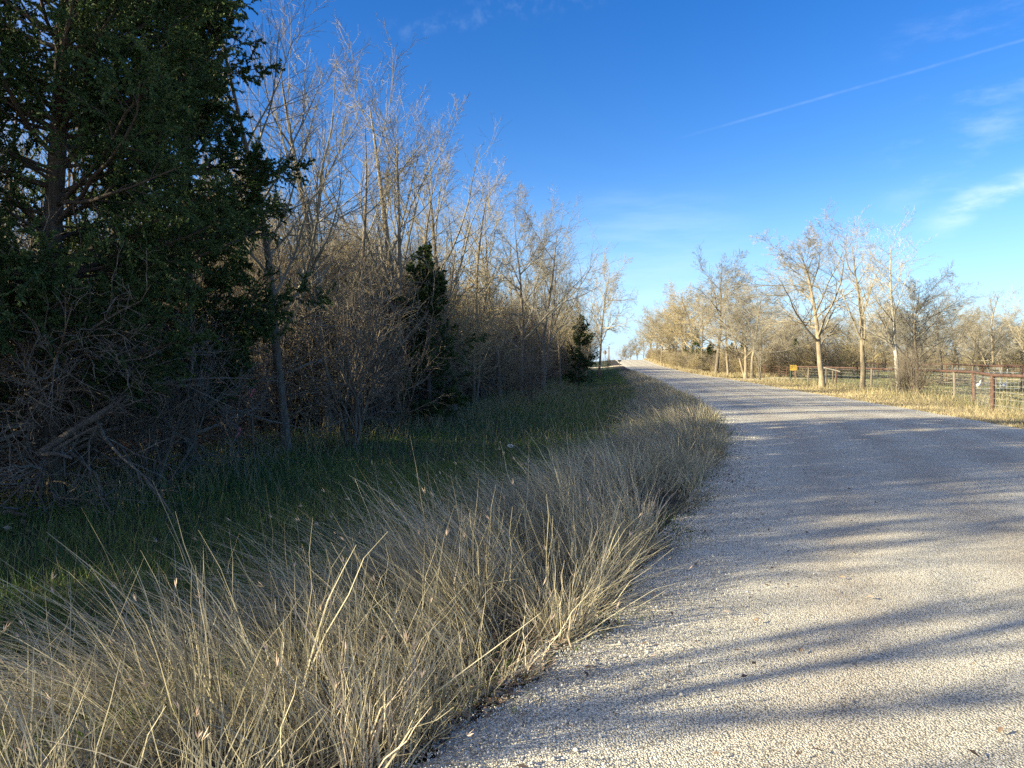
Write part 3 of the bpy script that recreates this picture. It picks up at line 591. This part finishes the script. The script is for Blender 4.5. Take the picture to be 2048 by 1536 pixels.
def belt(y0, y1, dens, wd, hk=1.0):
    # bunches of stalks along the bank between the ditch and the road edge
    for ya, yb in zip(np.arange(y0, y1, 1.0), np.arange(y0, y1, 1.0) + 1):
        ym = (ya + yb) / 2; wid = np.interp(ym, [-2, 1, 2.5, 4, 8, 25, 60, 120], [3.4, 3.4, 2.9, 2.3, 2.2, 2.6, 2.4, 2])
        nb = int(wid * np.interp(ym, [4, 7], [13, 9])); cx = -rg.random(nb) ** 1.2 * wid; cy = rg.uniform(ya, yb, nb); n = int(dens * wid); ch = rg.uniform(.58, 1.28, nb); ct = rg.normal(0, .16, nb)
        k = rg.integers(nb, size=n); sp = np.interp(ym, [2, 20], [.055, .11]); o1 = rg.normal(size=(n, 2)); s = cx[k] + o1[:, 0] * sp; yy = cy[k] + o1[:, 1] * sp
        s = np.minimum(s, .02 + .10 * np.sin(yy * 5.1) + .07 * np.sin(yy * 11.7 + 1) + .04 * rg.normal(size=n))
        q = np.clip(-s / wid, 0, 1); x = Lx(yy) + s
        h = np.interp(ym, [6, 14], [1, .72]) * (.60 + .42 * np.sin(np.clip(q, 0, 1) * 2.4)) * ch[k] * rg.uniform(.5, 1.12, n) * hk
        bl = rg.normal(size=(nb, 2)) * .30 + np.array([-.08, .0])
        lean = np.stack([-.10 - 1.25 * q ** 1.05, .04 + .3 * q], -1) * rg.uniform(.55, 1.25, (n, 1)) + bl[k] + o1 * .22 + rg.normal(size=(n, 2)) * .15
        lean[:, 0] += np.where(q < .12, .6, 0) * rg.random(n)
        ti = np.clip(rg.normal(.56, .17, n) + ct[k] + .06 * hz(x, yy), 0, .93)
        V, Q, t_, tip = blades(rg, x, yy, h, lean, wd * rg.choice([.6, .9, 1.2, 1.8], n, p=[.3, .3, .26, .14]), 6, rg.uniform(0, .22, (n, 1, 1)), ti, pw=1.35, kink=.011)
        tall.add(V, Q, t_)
        # leafy curls at the foot
        m = int(n * .8); x2 = x[:m] + rg.normal(size=m) * .05; y2 = yy[:m] + rg.normal(size=m) * .05; an = rg.uniform(0, 6.28, m); l2 = np.stack([np.cos(an), np.sin(an)], -1) * rg.uniform(.3, 1.1, (m, 1)); l2[:, 0] -= .15
        V, Q, t_, _ = blades(rg, x2, y2, h[:m] * rg.uniform(.3, .62, m), l2, wd * 1.1 * np.ones(m), 5, .55, np.clip(rg.normal(.38, .16, m), 0, .9), pw=1.3); tall.add(V, Q, t_)
        if ym < 9:      # seed heads and long stalks
            m = int(n * .035); sel = rg.integers(n, size=m)
            for j in range(4):
                hd = tip[sel] - np.array([0, 0, .01]); dd = np.concatenate([lean[sel], np.ones((m, 1)) * .7], -1); dd = nrm(nrm(dd) + rg.normal(size=(m, 3)) * .22); L = rg.uniform(.03, .06, (m, 1)); sd_ = nrm(np.cross(dd, rg.normal(size=(m, 3)))) * .0022
                V = np.stack([hd, hd + dd * L * .5 + sd_, hd + dd * L, hd + dd * L * .5 - sd_], 1).reshape(-1, 3); tall.add(V, np.arange(4 * m).reshape(-1, 4), .97)
            m = int(n * .012); sel = rg.integers(n, size=m)
            V, Q, t_, _ = blades(rg, x[sel], yy[sel], np.minimum(h[sel] * 1.3, 1.0), lean[sel] * .8 + rg.normal(size=(m, 2)) * .2, wd * np.ones(m) * .9, 6, .0, np.full(m, .78), kink=.01); tall.add(V, Q, t_)
belt(-1.0, 1.0, 600, .0055); belt(1.0, 8.0, 760, .0058); belt(8.0, 16, 520, .0075); belt(16, 40, 260, .010); belt(40, 110, 90, .02, .9)
tag(link('tall_grass', tall.mesh('tall_grass', [M_STRAW], False, True)), 'tall dry straw coloured grass bending over along the left road edge', 'grass', kind='stuff')

def rect(n, y0, y1, s0, s1, p=1.0, ref=Lx):
    y = y0 + (y1 - y0) * rg.random(n) ** p; return ref(y) + s0 + (s1 - s0) * rg.random(n), y
turf = Soup()
for n, y0, y1, p, h0, wd in ((70000, 2.4, 14, 1.0, .17, .0065), (42000, 14, 40, 1.2, .16, .012), (20000, 40, 130, 1.3, .2, .03)):
    x, y = rect(n, y0, y1, -11.5, -1.4, p); k = (x > -.75 * y - .6) & (x > Ex(y) - 2); x, y = x[k], y[k]; n = len(x)
    pat = hz(x * 1.1, y * 1.1); h = h0 * rg.uniform(.5, 1.5, n) * (1 + .3 * pat); lean = rg.normal(size=(n, 2)) * .35
    V, Q, t_, _ = blades(rg, x, y, h, lean, wd * rg.uniform(.6, 1.2, n), 4, .1, np.clip(rg.normal(.42, .17, n) + .14 * (pat > .45), 0, 1)); turf.add(V, Q, t_)
# dry wisps standing in the ditch and along the foot of the wood
x, y = rect(5600, 2.8, 60, -9.5, -2.0, 1.2); k = (x > -.75 * y - .6); x, y = x[k], y[k]; n = len(x)
V, Q, t_, _ = blades(rg, x, y, rg.uniform(.2, .6, n), rg.normal(size=(n, 2)) * .35, (.004 + .0005 * y) * np.ones(n), 5, .05, np.clip(rg.normal(.88, .08, n), 0, 1), kink=.01); turf.add(V, Q, t_)
y = 9.5 + 60 * rg.random(5200) ** 1.4; x = Ex(y) + rg.normal(.7, .7, 5200); n = 5200
V, Q, t_, _ = blades(rg, x, y, rg.uniform(.25, .75, n), rg.normal(size=(n, 2)) * .3, (.004 + .0005 * y) * np.ones(n), 5, .05, np.clip(rg.normal(.85, .1, n), 0, 1), kink=.01); turf.add(V, Q, t_)
tag(link('ditch_grass', turf.mesh('ditch_grass', [M_TURF], False, True)), 'short green grass with dry wisps in the shaded ditch beside the wood', 'grass', kind='stuff')

verge = Soup()
n = 60000; y = 15 + 100 * rg.random(n) ** 1.5; q = rg.random(n) ** 1.3; x = Rx(y) - .12 + q * (4.2 + 1.2 * hz(.5 * y, y)); k = (x < .76 * y + 1); x, y, q = x[k], y[k], q[k]; n = len(x)
k = ~((y > 73.5) & (y < 80)); x, y, q = x[k], y[k], q[k]; n = len(x)
pat = hz(x * .9 + 3, y * .6)
V, Q, t_, _ = blades(rg, x, y, (.10 + .2 * q) * rg.uniform(.5, 1.5, n) * (1 + .4 * pat), rg.normal(size=(n, 2)) * .45, (.006 + .00045 * y) * np.ones(n), 4, .15, np.clip(rg.normal(.74, .14, n) - .5 * (pat > .6) * q, 0, 1)); verge.add(V, Q, t_)
n = 5200; y = 22 + 70 * rg.random(n) ** 1.2; x = Rx(y) + rg.normal(4.2, 1.3, n); k = (x < .76 * y + 1); x, y = x[k], y[k]; n = len(x); k = ~((y > 73.5) & (y < 80)); x, y = x[k], y[k]; n = len(x)
V, Q, t_, _ = blades(rg, x, y, rg.uniform(.3, .75, n), rg.normal(size=(n, 2)) * .35, (.005 + .0003 * y) * np.ones(n), 5, .1, np.clip(rg.normal(.55, .25, n), 0, 1), kink=.01); verge.add(V, Q, t_)
n = 16000; y = 80 + 120 * rg.random(n) ** 1.2; x = Rx(y) + rg.random(n) * 7
V, Q, t_, _ = blades(rg, x, y, rg.uniform(.25, .8, n), rg.normal(size=(n, 2)) * .35, (.03 + .0002 * y) * np.ones(n), 4, .1, np.clip(rg.normal(.68, .15, n), 0, 1)); verge.add(V, Q, t_)
tag(link('verge_grass', verge.mesh('verge_grass', [M_DRY], False, True)), 'golden dry grass along the right edge of the road', 'grass', kind='stuff')
past = Soup()
n = 52000; y = 24 + 105 * rg.random(n) ** 1.1; x = Rx(y) + 3.4 + rg.random(n) * (np.clip(.74 * y - Rx(y), 3, 80)); k = (x < .76 * y + 1); x, y = x[k], y[k]; n = len(x); pat = hz(x * .35, y * .5)
V, Q, t_, _ = blades(rg, x, y, rg.uniform(.05, .16, n), rg.normal(size=(n, 2)) * .4, (.012 + .0005 * y) * np.ones(n), 3, .1, np.clip(rg.normal(.27, .14, n) + .22 * (pat > .2), 0, 1)); past.add(V, Q, t_)
tag(link('pasture_grass', past.mesh('pasture_grass', [M_DRY], False, True)), 'short olive green pasture grass behind the pipe fence', 'grass', kind='stuff')

# tufts of low green weeds creeping over the left road edge, stones and leaves
creep = Soup(); n = 9000; y = 3.2 + 20 * rg.random(n) ** 1.2; x = Lx(y) + rg.normal(.02, .14, n) + .12 * np.sin(y * 3.1); h = rg.uniform(.02, .11, n)
V, Q, t_, _ = blades(rg, x, y, h, rg.normal(size=(n, 2)) * .8, (.004 + .0003 * y) * np.ones(n), 4, .3, np.clip(rg.normal(.55, .25, n), 0, 1), z=np.zeros(n) + .03); creep.add(V, Q, t_)
tag(link('edge_weeds', creep.mesh('edge_weeds', [M_TURF], False, True)), 'low weeds and dry leaves creeping over the ragged left road edge', 'weeds', kind='stuff')
ico = np.array([[0, 0, 1], [.9, 0, .4], [.3, .85, .4], [-.7, .5, .4], [-.7, -.5, .4], [.3, -.85, .4], [.7, .5, -.4], [-.3, .85, -.4], [-.9, 0, -.4], [-.3, -.85, -.4], [.7, -.5, -.4], [0, 0, -1.]])
icf = np.array([[0, 1, 2], [0, 2, 3], [0, 3, 4], [0, 4, 5], [0, 5, 1], [1, 6, 2], [2, 7, 3], [3, 8, 4], [4, 9, 5], [5, 10, 1], [2, 6, 7], [3, 7, 8], [4, 8, 9], [5, 9, 10], [1, 10, 6], [11, 7, 6], [11, 8, 7], [11, 9, 8], [11, 10, 9], [11, 6, 10]])
def stones(n, x, y, z, r0):
    sz = r0 * rg.lognormal(0, .35, (n, 1, 1)); V = ico[None] * rg.uniform(.65, 1.2, (n, 12, 1)) * sz * rg.uniform(.6, 1.2, (n, 1, 3)); an = rg.uniform(0, 6.28, n); c, s_ = np.cos(an)[:, None], np.sin(an)[:, None]
    V = np.stack([V[..., 0] * c - V[..., 1] * s_, V[..., 0] * s_ + V[..., 1] * c, V[..., 2]], -1) + np.stack([x, y, z], -1)[:, None, :]
    return V.reshape(-1, 3), (icf[None] + (np.arange(n) * 12)[:, None, None]).reshape(-1, 3), np.repeat(rg.uniform(0, 1, n), 12)
grv = Soup()
n = 26000; y = .8 + 8.5 * rg.random(n) ** 1.25; x = Lx(y) - .12 + np.abs(rg.normal(0, .42, n)); grv.add(*stones(n, x, y, .036 + .02 * np.clip((x - Lx(y)) / 1.5, 0, 1), .0042))
n = 9000; y = 9 + 16 * rg.random(n) ** 1.2; x = Lx(y) - .1 + np.abs(rg.normal(0, .4, n)); grv.add(*stones(n, x, y, .04 * np.ones(n), .008))
tag(link('loose_gravel', grv.mesh('loose_gravel', [M_STONE], False, True)), 'loose pale gravel chips scattered along the left road edge', 'gravel', kind='stuff')
lit = Soup()
n = 2600; y = .9 + 5.2 * rg.random(n); x = Lx(y) - rg.exponential(.22, n) + .05; z = gz(x, y) + rg.uniform(.02, .05, n); a = rg.uniform(0, 6.28, n); L = rg.uniform(.012, .035, (n, 1)); d = np.stack([np.cos(a), np.sin(a), rg.normal(0, .25, n)], -1); e = np.stack([-np.sin(a), np.cos(a), rg.normal(0, .3, n)], -1); c = np.stack([x, y, z], -1)
V = np.stack([c - d * L, c + e * L * .5 + [0, 0, .004], c + d * L, c - e * L * .5 + [0, 0, .004]], 1).reshape(-1, 3); lit.add(V, np.arange(4 * n).reshape(-1, 4), np.repeat(rg.random(n), 4))
n = 15000; y = 8 + 22 * rg.random(n) ** 1.2; x = Ex(y) - rg.random(n) ** .8 * 6 + .5 + 1.6 * rg.random(n) ** 2; z = gz(x, y) + rg.uniform(.01, .04, n); a = rg.uniform(0, 6.28, n); L = rg.uniform(.03, .07, (n, 1)); d = np.stack([np.cos(a), np.sin(a), rg.normal(0, .25, n)], -1); e = np.stack([-np.sin(a), np.cos(a), rg.normal(0, .3, n)], -1); c = np.stack([x, y, z], -1)
V = np.stack([c - d * L, c + e * L * .5, c + d * L, c - e * L * .5], 1).reshape(-1, 3); lit.add(V, np.arange(4 * n).reshape(-1, 4), np.repeat(rg.random(n), 4))
n = 260; y = 2.2 + 12 * rg.random(n) ** 1.3; x = Lx(y) + rg.exponential(.9, n); z = .045 + .05 * np.sin(np.pi * np.clip((x - Lx(y)) / 8, 0, 1)); a = rg.uniform(0, 6.28, n); L = rg.uniform(.012, .028, (n, 1)); d = np.stack([np.cos(a), np.sin(a), rg.normal(0, .2, n)], -1); e = np.stack([-np.sin(a), np.cos(a), rg.normal(0, .3, n)], -1); c = np.stack([x, y, z], -1)
V = np.stack([c - d * L, c + e * L * .5 + [0, 0, .005], c + d * L, c - e * L * .5 + [0, 0, .004]], 1).reshape(-1, 3); lit.add(V, np.arange(4 * n).reshape(-1, 4), np.repeat(rg.random(n), 4))
tag(link('leaf_litter', lit.mesh('leaf_litter', [M_LITTER], False, True)), 'brown fallen leaves lying under the tall grass and the wood edge', 'leaves', kind='stuff')

st = Soup()
n = 420; y = 8.5 + 32 * rg.random(n) ** 1.3; x = Ex(y) + .9 - rg.random(n) * 4.5; z = gz(x, y) + rg.uniform(.02, .22, n); a = rg.uniform(0, 6.28, n); L = rg.uniform(.25, 1.3, n)[:, None]
d = np.stack([np.cos(a), np.sin(a), rg.normal(0, .16, n)], -1); c = np.stack([x, y, z], -1); bend = rg.normal(size=(n, 3)) * .05
P = np.stack([c - d * L * .5, c - d * L * .15 + bend, c + d * L * .2 + bend * .6, c + d * L * .5], 1); st.add(*tubes(P, rg.uniform(.005, .02, (n, 1)) * np.array([[1, .8, .6, .3]]), 5))
tag(link('fallen_sticks', st.mesh('fallen_sticks', [M_DEAD], False)), 'fallen sticks lying along the foot of the wood', 'sticks', kind='stuff')

# ------------------------------------------------------------------ fences
def fence(name, label, pts, H, rp, rr, m, wires=True, mid=False, post_m=None, group=None):
    pts = [np.array([x, y, gzf(x, y)]) for x, y in pts]; b = pts[0]; o = thing(name, label, 'fence', tuple(b), 0, group)
    for i, p in enumerate(pts):
        s = Soup(); q = p - b; s.tube([q + [.05 * math.sin(7 * i), .04 * math.cos(5 * i), -.3], q + [0, 0, H - .002]], rp, 8); link('post', s.mesh('post', [post_m[i] if post_m else m], True), o)
    s = Soup(); s.tube([p - b + [0, 0, H] for p in pts], rr, 8); link('top_rail', s.mesh('top_rail', [m], True), o)
    if mid: s = Soup(); s.tube([p - b + [0, 0, H * .5] for p in pts], rr * .8, 8); link('middle_rail', s.mesh('middle_rail', [m], True), o)
    if wires:
        s = Soup()
        for a, c in zip(pts[:-1], pts[1:]):
            a, c = a - b, c - b; L = np.linalg.norm(c - a); n = int(L / .3)
            for k in range(1, n): f = k / n; p = a * (1 - f) + c * f; s.tube([p + [0, 0, .05], p + [0, 0, H - .05]], .004, 3, False)
            for h in np.linspace(.08, H - .12, 6): s.tube([a + [0, 0, h], (a + c) / 2 + [0, 0, h - .01], c + [0, 0, h]], .004, 3, False)
        link('wire_mesh', s.mesh('wire_mesh', [M_WIRE]), o)
    return o
pA = [(16.4, 20.5), (17.9, 27), (21, 33), (23.6, 38.7), (24.9, 45), (25.6, 51.6), (26.4, 59), (27, 66), (27.4, 70)]
fence('pipe_fence', 'rusty pipe and wire fence nearest the road on the right', pA, 1.42, .075, .062, M_RUST, post_m=[M_RUST, M_RUST, M_RUST, M_WOOD, M_RUST, M_WOOD, M_RUST, M_WOOD, M_RUST])
fence('pipe_fence', 'pipe fence on the bank left of the driveway gap', [(29.6, 85), (30.6, 91), (31.8, 98), (33.3, 106), (35, 116), (37, 128)], 1.5, .07, .07, M_RUST)
fence('pen_fence', 'dark pipe pen fence running back from the tall red post', [(34.4, 48.9), (37, 57), (39.5, 66), (42, 75), (44.5, 88), (46.5, 102), (46, 118), (43, 132)], 1.6, .06, .065, M_RUST)
fence('pen_fence', 'farthest pipe fence crossing behind the pasture', [(100, 70), (88, 78), (76, 86), (66, 92), (57, 98), (50, 112), (49, 130)], 1.55, .05, .045, M_RUST, wires=False, mid=True)
# brace of two wooden posts and a slanting board at the big tree
o = thing('fence_brace', 'pair of wooden posts with a pale slanting board by the tallest pasture tree', 'post', (25.2, 57.5, gzf(25.2, 57.5)))
for dx in (-.28, .25): s = Soup(); s.tube([(dx, 0, -.3), (dx, 0, 1.3)], .07, 8); link('post', s.mesh('post', [M_WOOD], True), o)
s = Soup(); s.tube([(-.5, -.09, 1.42), (.75, -.09, 1.12)], .05, 6); link('board', s.mesh('board', [M_PALE]), o)
# gate closing the driveway
o = thing('farm_gate', 'low rusty tube gate across the pale driveway', 'gate', (27.9, 71.5, gzf(27.9, 71.5))); g0 = np.array([0, 0, 0.]); g1 = np.array([1.5, 12.6, gzf(29.4, 84) - gzf(27.9, 71.5)])
s = Soup()
for h in (.35, .55, .78, 1.02, 1.28): s.tube([g0 + [0, 0, h], g1 + [0, 0, h]], .018, 6)
link('rails', s.mesh('rails', [M_RUST], True), o)
for f in (0, .25, .5, .75, 1): p = g0 * (1 - f) + g1 * f; s = Soup().tube([p + [0, 0, .33], p + [0, 0, 1.3]], .028, 6); link('upright', s.mesh('upright', [M_RUST], True), o)
# tall red post
s = Soup(); s.tube([(0, 0, -.3), (0, 0, 3.05)], .105, 12); tag(link('gate_post', s.mesh('gate_post', [M_RED], True), None, (34.6, 48.6, gzf(34.6, 48.6))), 'tall red painted steel post at the right edge of the picture', 'post')
# pale pipe panels of the stock pen
o = thing('stock_panel', 'pale tubular stock pen panel beside the tall red post', 'panel', (33.0, 49.8, gzf(33, 49.8))); s = Soup()
for h in (.06, .45, .85, 1.15): s.tube([(-.9, .4, h), (.55, 0, h), (2.3, -.5, h)], .02, 6)
link('rails', s.mesh('rails', [M_GALV], True), o)
for x, y in ((-.9, .4), (.55, 0), (.95, -.1), (2.3, -.5)): s = Soup().tube([(x, y, 0), (x, y, 1.4)], .026, 6); link('upright', s.mesh('upright', [M_GALV], True), o)
# yellow sign on dark post
sx, sy = at(1582, 69), 69.0; z0 = gzf(sx, sy)
s = Soup(); s.tube([(0, 0, -.3), (0, 0, 1.06)], .11, 10); po = thing('sign_post', 'dark green steel post carrying the yellow board by the driveway', 'post', (sx, sy, z0)); link('post', s.mesh('post', [M_DGRN], True), po)
yo = thing('yellow_sign', 'weathered yellow board with worn dark marks, on the dark green post', 'sign', (sx + .16, sy - .13, z0 + 1.34), R(-8))
s = Soup(); xs = np.linspace(-.36, .36, 14); tp = .28 + .05 * np.sin(xs * 31) + .03 * np.cos(xs * 57)
for a, b_, t1, t2 in zip(xs[:-1], xs[1:], tp[:-1], tp[1:]):
    v = np.array([[a, -.012, -.32], [b_, -.012, -.32], [b_, -.012, t2], [a, -.012, t1], [a, .012, -.32], [b_, .012, -.32], [b_, .012, t2], [a, .012, t1]])
    s.add(v, np.array([[0, 1, 2, 3], [5, 4, 7, 6], [3, 2, 6, 7], [0, 4, 5, 1]]))
yo.scale = (.84, 1, .84); link('board', s.mesh('board', [M_YEL]), yo)
s = Soup(); r3 = np.random.default_rng(4)
for row, zc in ((0, .16), (1, -.02)):
    for k in range(6): s.box((-.28 + .11 * k + r3.normal() * .01, -.016, zc + r3.normal() * .012), (.035 + .03 * r3.random(), .006, .06 + .05 * r3.random()))
link('worn_marks', s.mesh('worn_marks', [M_BLK]), yo)
# geese
def goose(px, d, label, rz):
    x = at(px, d); o = thing('goose', label, 'bird', (x, d, gzf(x, d)), rz, None)
    s = Soup(); s.ell((0, 0, .24), (.21, .12, .125), 14, 10, 0, .12); s.ell((-.2, 0, .27), (.10, .06, .045), 10, 6, 0, .35)
    s.tube([(.13, 0, .29), (.2, 0, .38), (.215, 0, .48), (.235, 0, .53)], [.062, .042, .034, .036], 10); s.ell((.25, 0, .545), (.055, .036, .038), 10, 8)
    link('body', s.mesh('body', [M_WHITE], True), o)
    s = Soup(); s.tube([(.295, 0, .54), (.35, 0, .525)], [.02, .008], 8); link('beak', s.mesh('beak', [M_BEAK], True), o)
    for q in (-.05, .05): s = Soup(); s.tube([(.0, q, .15), (.01, q, .02)], .012, 6); s.box((.04, q, .012), (.09, .05, .012)); link('leg', s.mesh('leg', [M_BEAK]), o)
goose(1957, 52, 'white goose standing alone on the green pasture, left of the other', R(25)); goose(2008, 51, 'white goose behind the stock panel near the red post', R(30))
# brush pile
s = Soup(); r4 = np.random.default_rng(8)
for k in range(110):
    p = r4.normal(size=3) * [1.0, .6, .22] + [0, 0, .45]; d = r4.normal(size=3) * [1, .6, .25]; d /= np.linalg.norm(d); L = r4.uniform(.4, 1.1); s.tube([p - d * L / 2, p + r4.normal(size=3) * .05, p + d * L / 2], [.03, .025, .01], 5, False)
tag(link('brush_pile', s.mesh('brush_pile', [M_TWIGD], True), None, (at(1912, 58), 58, gzf(at(1912, 58), 58))), 'dark pile of cut branches in the pasture behind the paired trunks', 'brush pile')
# ---- far road furniture: mailbox, diamond sign, utility pole
x, y = float(Lx(141)) - .9, 141.0; z = gzf(x, y)
o = thing('mailbox', 'black roadside mailbox on a post at the far crest', 'mailbox', (x, y, z)); s = Soup(); s.tube([(0, 0, -.2), (0, 0, 1.02)], .06, 8); link('post', s.mesh('post', [M_POLE]), o)
s = Soup(); V = []; th = np.linspace(0, np.pi, 9); prof = [(-.17, 0)] + [(-.17 * math.cos(a), .17 + .15 * math.sin(a)) for a in th] + [(.17, 0)]
for yy in (-.32, .32): V += [(yy, a, 1.02 + b_) for a, b_ in prof]
n = len(prof); k = np.arange(n - 1); s.add(V, np.stack([k, k + 1, k + 1 + n, k + n], -1)); s.add(V, np.array([[0, n, 2 * n - 1, n - 1]]))
for e in (0, n): s.add([(V[e][0], 0, 1.1)] + V[e:e + n], np.stack([np.zeros(n - 1, int), 1 + k, 2 + k], -1))
link('box', s.mesh('box', [M_BLK]), o)
x, y = at(1210, 152), 152.0; z = gzf(x, y); o = thing('road_sign', 'diamond shaped road sign seen from behind on the left bank at the crest', 'sign', (x, y, z)); hh = top(699, y) - z
s = Soup(); s.tube([(0, 0, -.2), (0, 0, hh - .2)], .05, 6); link('post', s.mesh('post', [M_POLE]), o)
s = Soup(); q = .55; v = [(0, d_, hh - .6 + c_) for d_ in () for c_ in ()]; v = [(a, dy, hh - .62 + b_) for dy in (.03, .06) for a, b_ in ((-q, 0), (0, -q), (q, 0), (0, q))]
s.add(v, np.array([[0, 1, 2, 3], [7, 6, 5, 4], [0, 4, 5, 1], [1, 5, 6, 2], [2, 6, 7, 3], [3, 7, 4, 0]])); link('plate', s.mesh('plate', [M_SIGNB]), o)
x, y = at(1217.5, 190), 190.0; z = gzf(x, y); hh = top(692, y) - z; o = thing('utility_pole', 'plain wooden pole just right of the diamond road sign', 'pole', (x, y, z))
s = Soup(); s.tube([(0, 0, -.5), (0, 0, hh)], [.17, .12], 8); link('pole', s.mesh('pole', [M_POLE], True), o)
# ---- pink survey ribbons on stems, broken limb, litter
for px, py, d, L, lab in ((505, 782, 14.2, .24, 'pink survey ribbon tied to a stem, the upper of the two'), (476, 865, 13.8, .2, 'pink survey ribbon on a low stem, the lower of the two')):
    x = at(px, d); z = top(py, d); o = thing('marking_ribbon', lab, 'ribbon', (x, d, z))
    s = Soup(); n = 9; tt = np.linspace(0, 1, n); c = np.stack([.03 * np.sin(tt * 5), .02 * np.cos(tt * 4), L / 2 - L * tt], -1); w = .022 * (1 - .4 * tt)[:, None] * np.array([[1, .3, 0]])
    V = np.concatenate([c - w, c + w]); k = np.arange(n - 1); s.add(V, np.stack([k, k + 1, k + 1 + n, k + n], -1)); V2 = V + [0, .003, 0]; s.add(V2, np.stack([k, k + n, k + 1 + n, k + 1], -1)); link('ribbon', s.mesh('ribbon', [M_PINK]), o)
    st = Soup(); st.tube([(x + .01, d + .02, gzf(x, d) - .1), (x - .05, d + .03, z), (x + .08, d + .05, z + 1.6)], [.022, .018, .006], 6); tag(link('sapling_stem', st.mesh('sapling_stem', [M_BARK], True)), lab.replace('pink survey ribbon', 'thin bare sapling carrying the ribbon').replace('tied to a stem, the upper of the two', 'higher of the two ribbons').replace('on a low stem, the lower of the two', 'lower of the two ribbons'), 'sapling')
cx, cy = at(165, 9.4), 9.4; z0 = top(862, 9.4)
s = Soup()
for k, (a, b_, r0, r1) in enumerate([((-.55, 0, -.28), (.38, .05, .34), .055, .035), ((-.35, -.05, -.25), (.3, -.1, .1), .03, .012), ((-.1, .02, .03), (.75, .1, .42), .03, .006), ((-.6, 0, -.3), (-.1, -.1, -.34), .045, .02), ((.2, 0, .2), (.62, -.1, .24), .012, .004), ((-.3, 0, -.2), (-.25, 0, -.6), .02, .008)]):
    s.tube([a, ((a[0] + b_[0]) / 2 + .02, (a[1] + b_[1]) / 2, (a[2] + b_[2]) / 2 + .03), b_], [r0, (r0 + r1) / 2, r1], 7)
r5 = np.random.default_rng(2)
for k in range(26): a = np.array([.38, .05, .34]) + r5.normal(size=3) * .03; d_ = np.array([1, .1, .35 + .5 * r5.normal()]); s.tube([a, a + d_ * r5.uniform(.08, .3)], [.008, .002], 4, False)
tag(link('broken_limb', s.mesh('broken_limb', [M_DEAD], True), None, (cx, cy, z0)), 'splintered grey limb torn off low on the big cedar trunk', 'branch')
x, y = at(1022, 17.5), 17.5
s = Soup(); s.ell((0, 0, .05), (.075, .05, .04), 9, 6); me = s.mesh('paper_scrap', [M_WHITE]); co = np.array([v.co for v in me.vertices]); co *= 1 + .25 * np.random.default_rng(1).normal(size=(len(co), 1)); me.vertices.foreach_set('co', co.ravel())
tag(link('paper_scrap', me, None, (x, y, gzf(x, y) + .06)), 'white crumpled scrap lying in the green ditch grass', 'litter')
print('objects', len(bpy.data.objects))
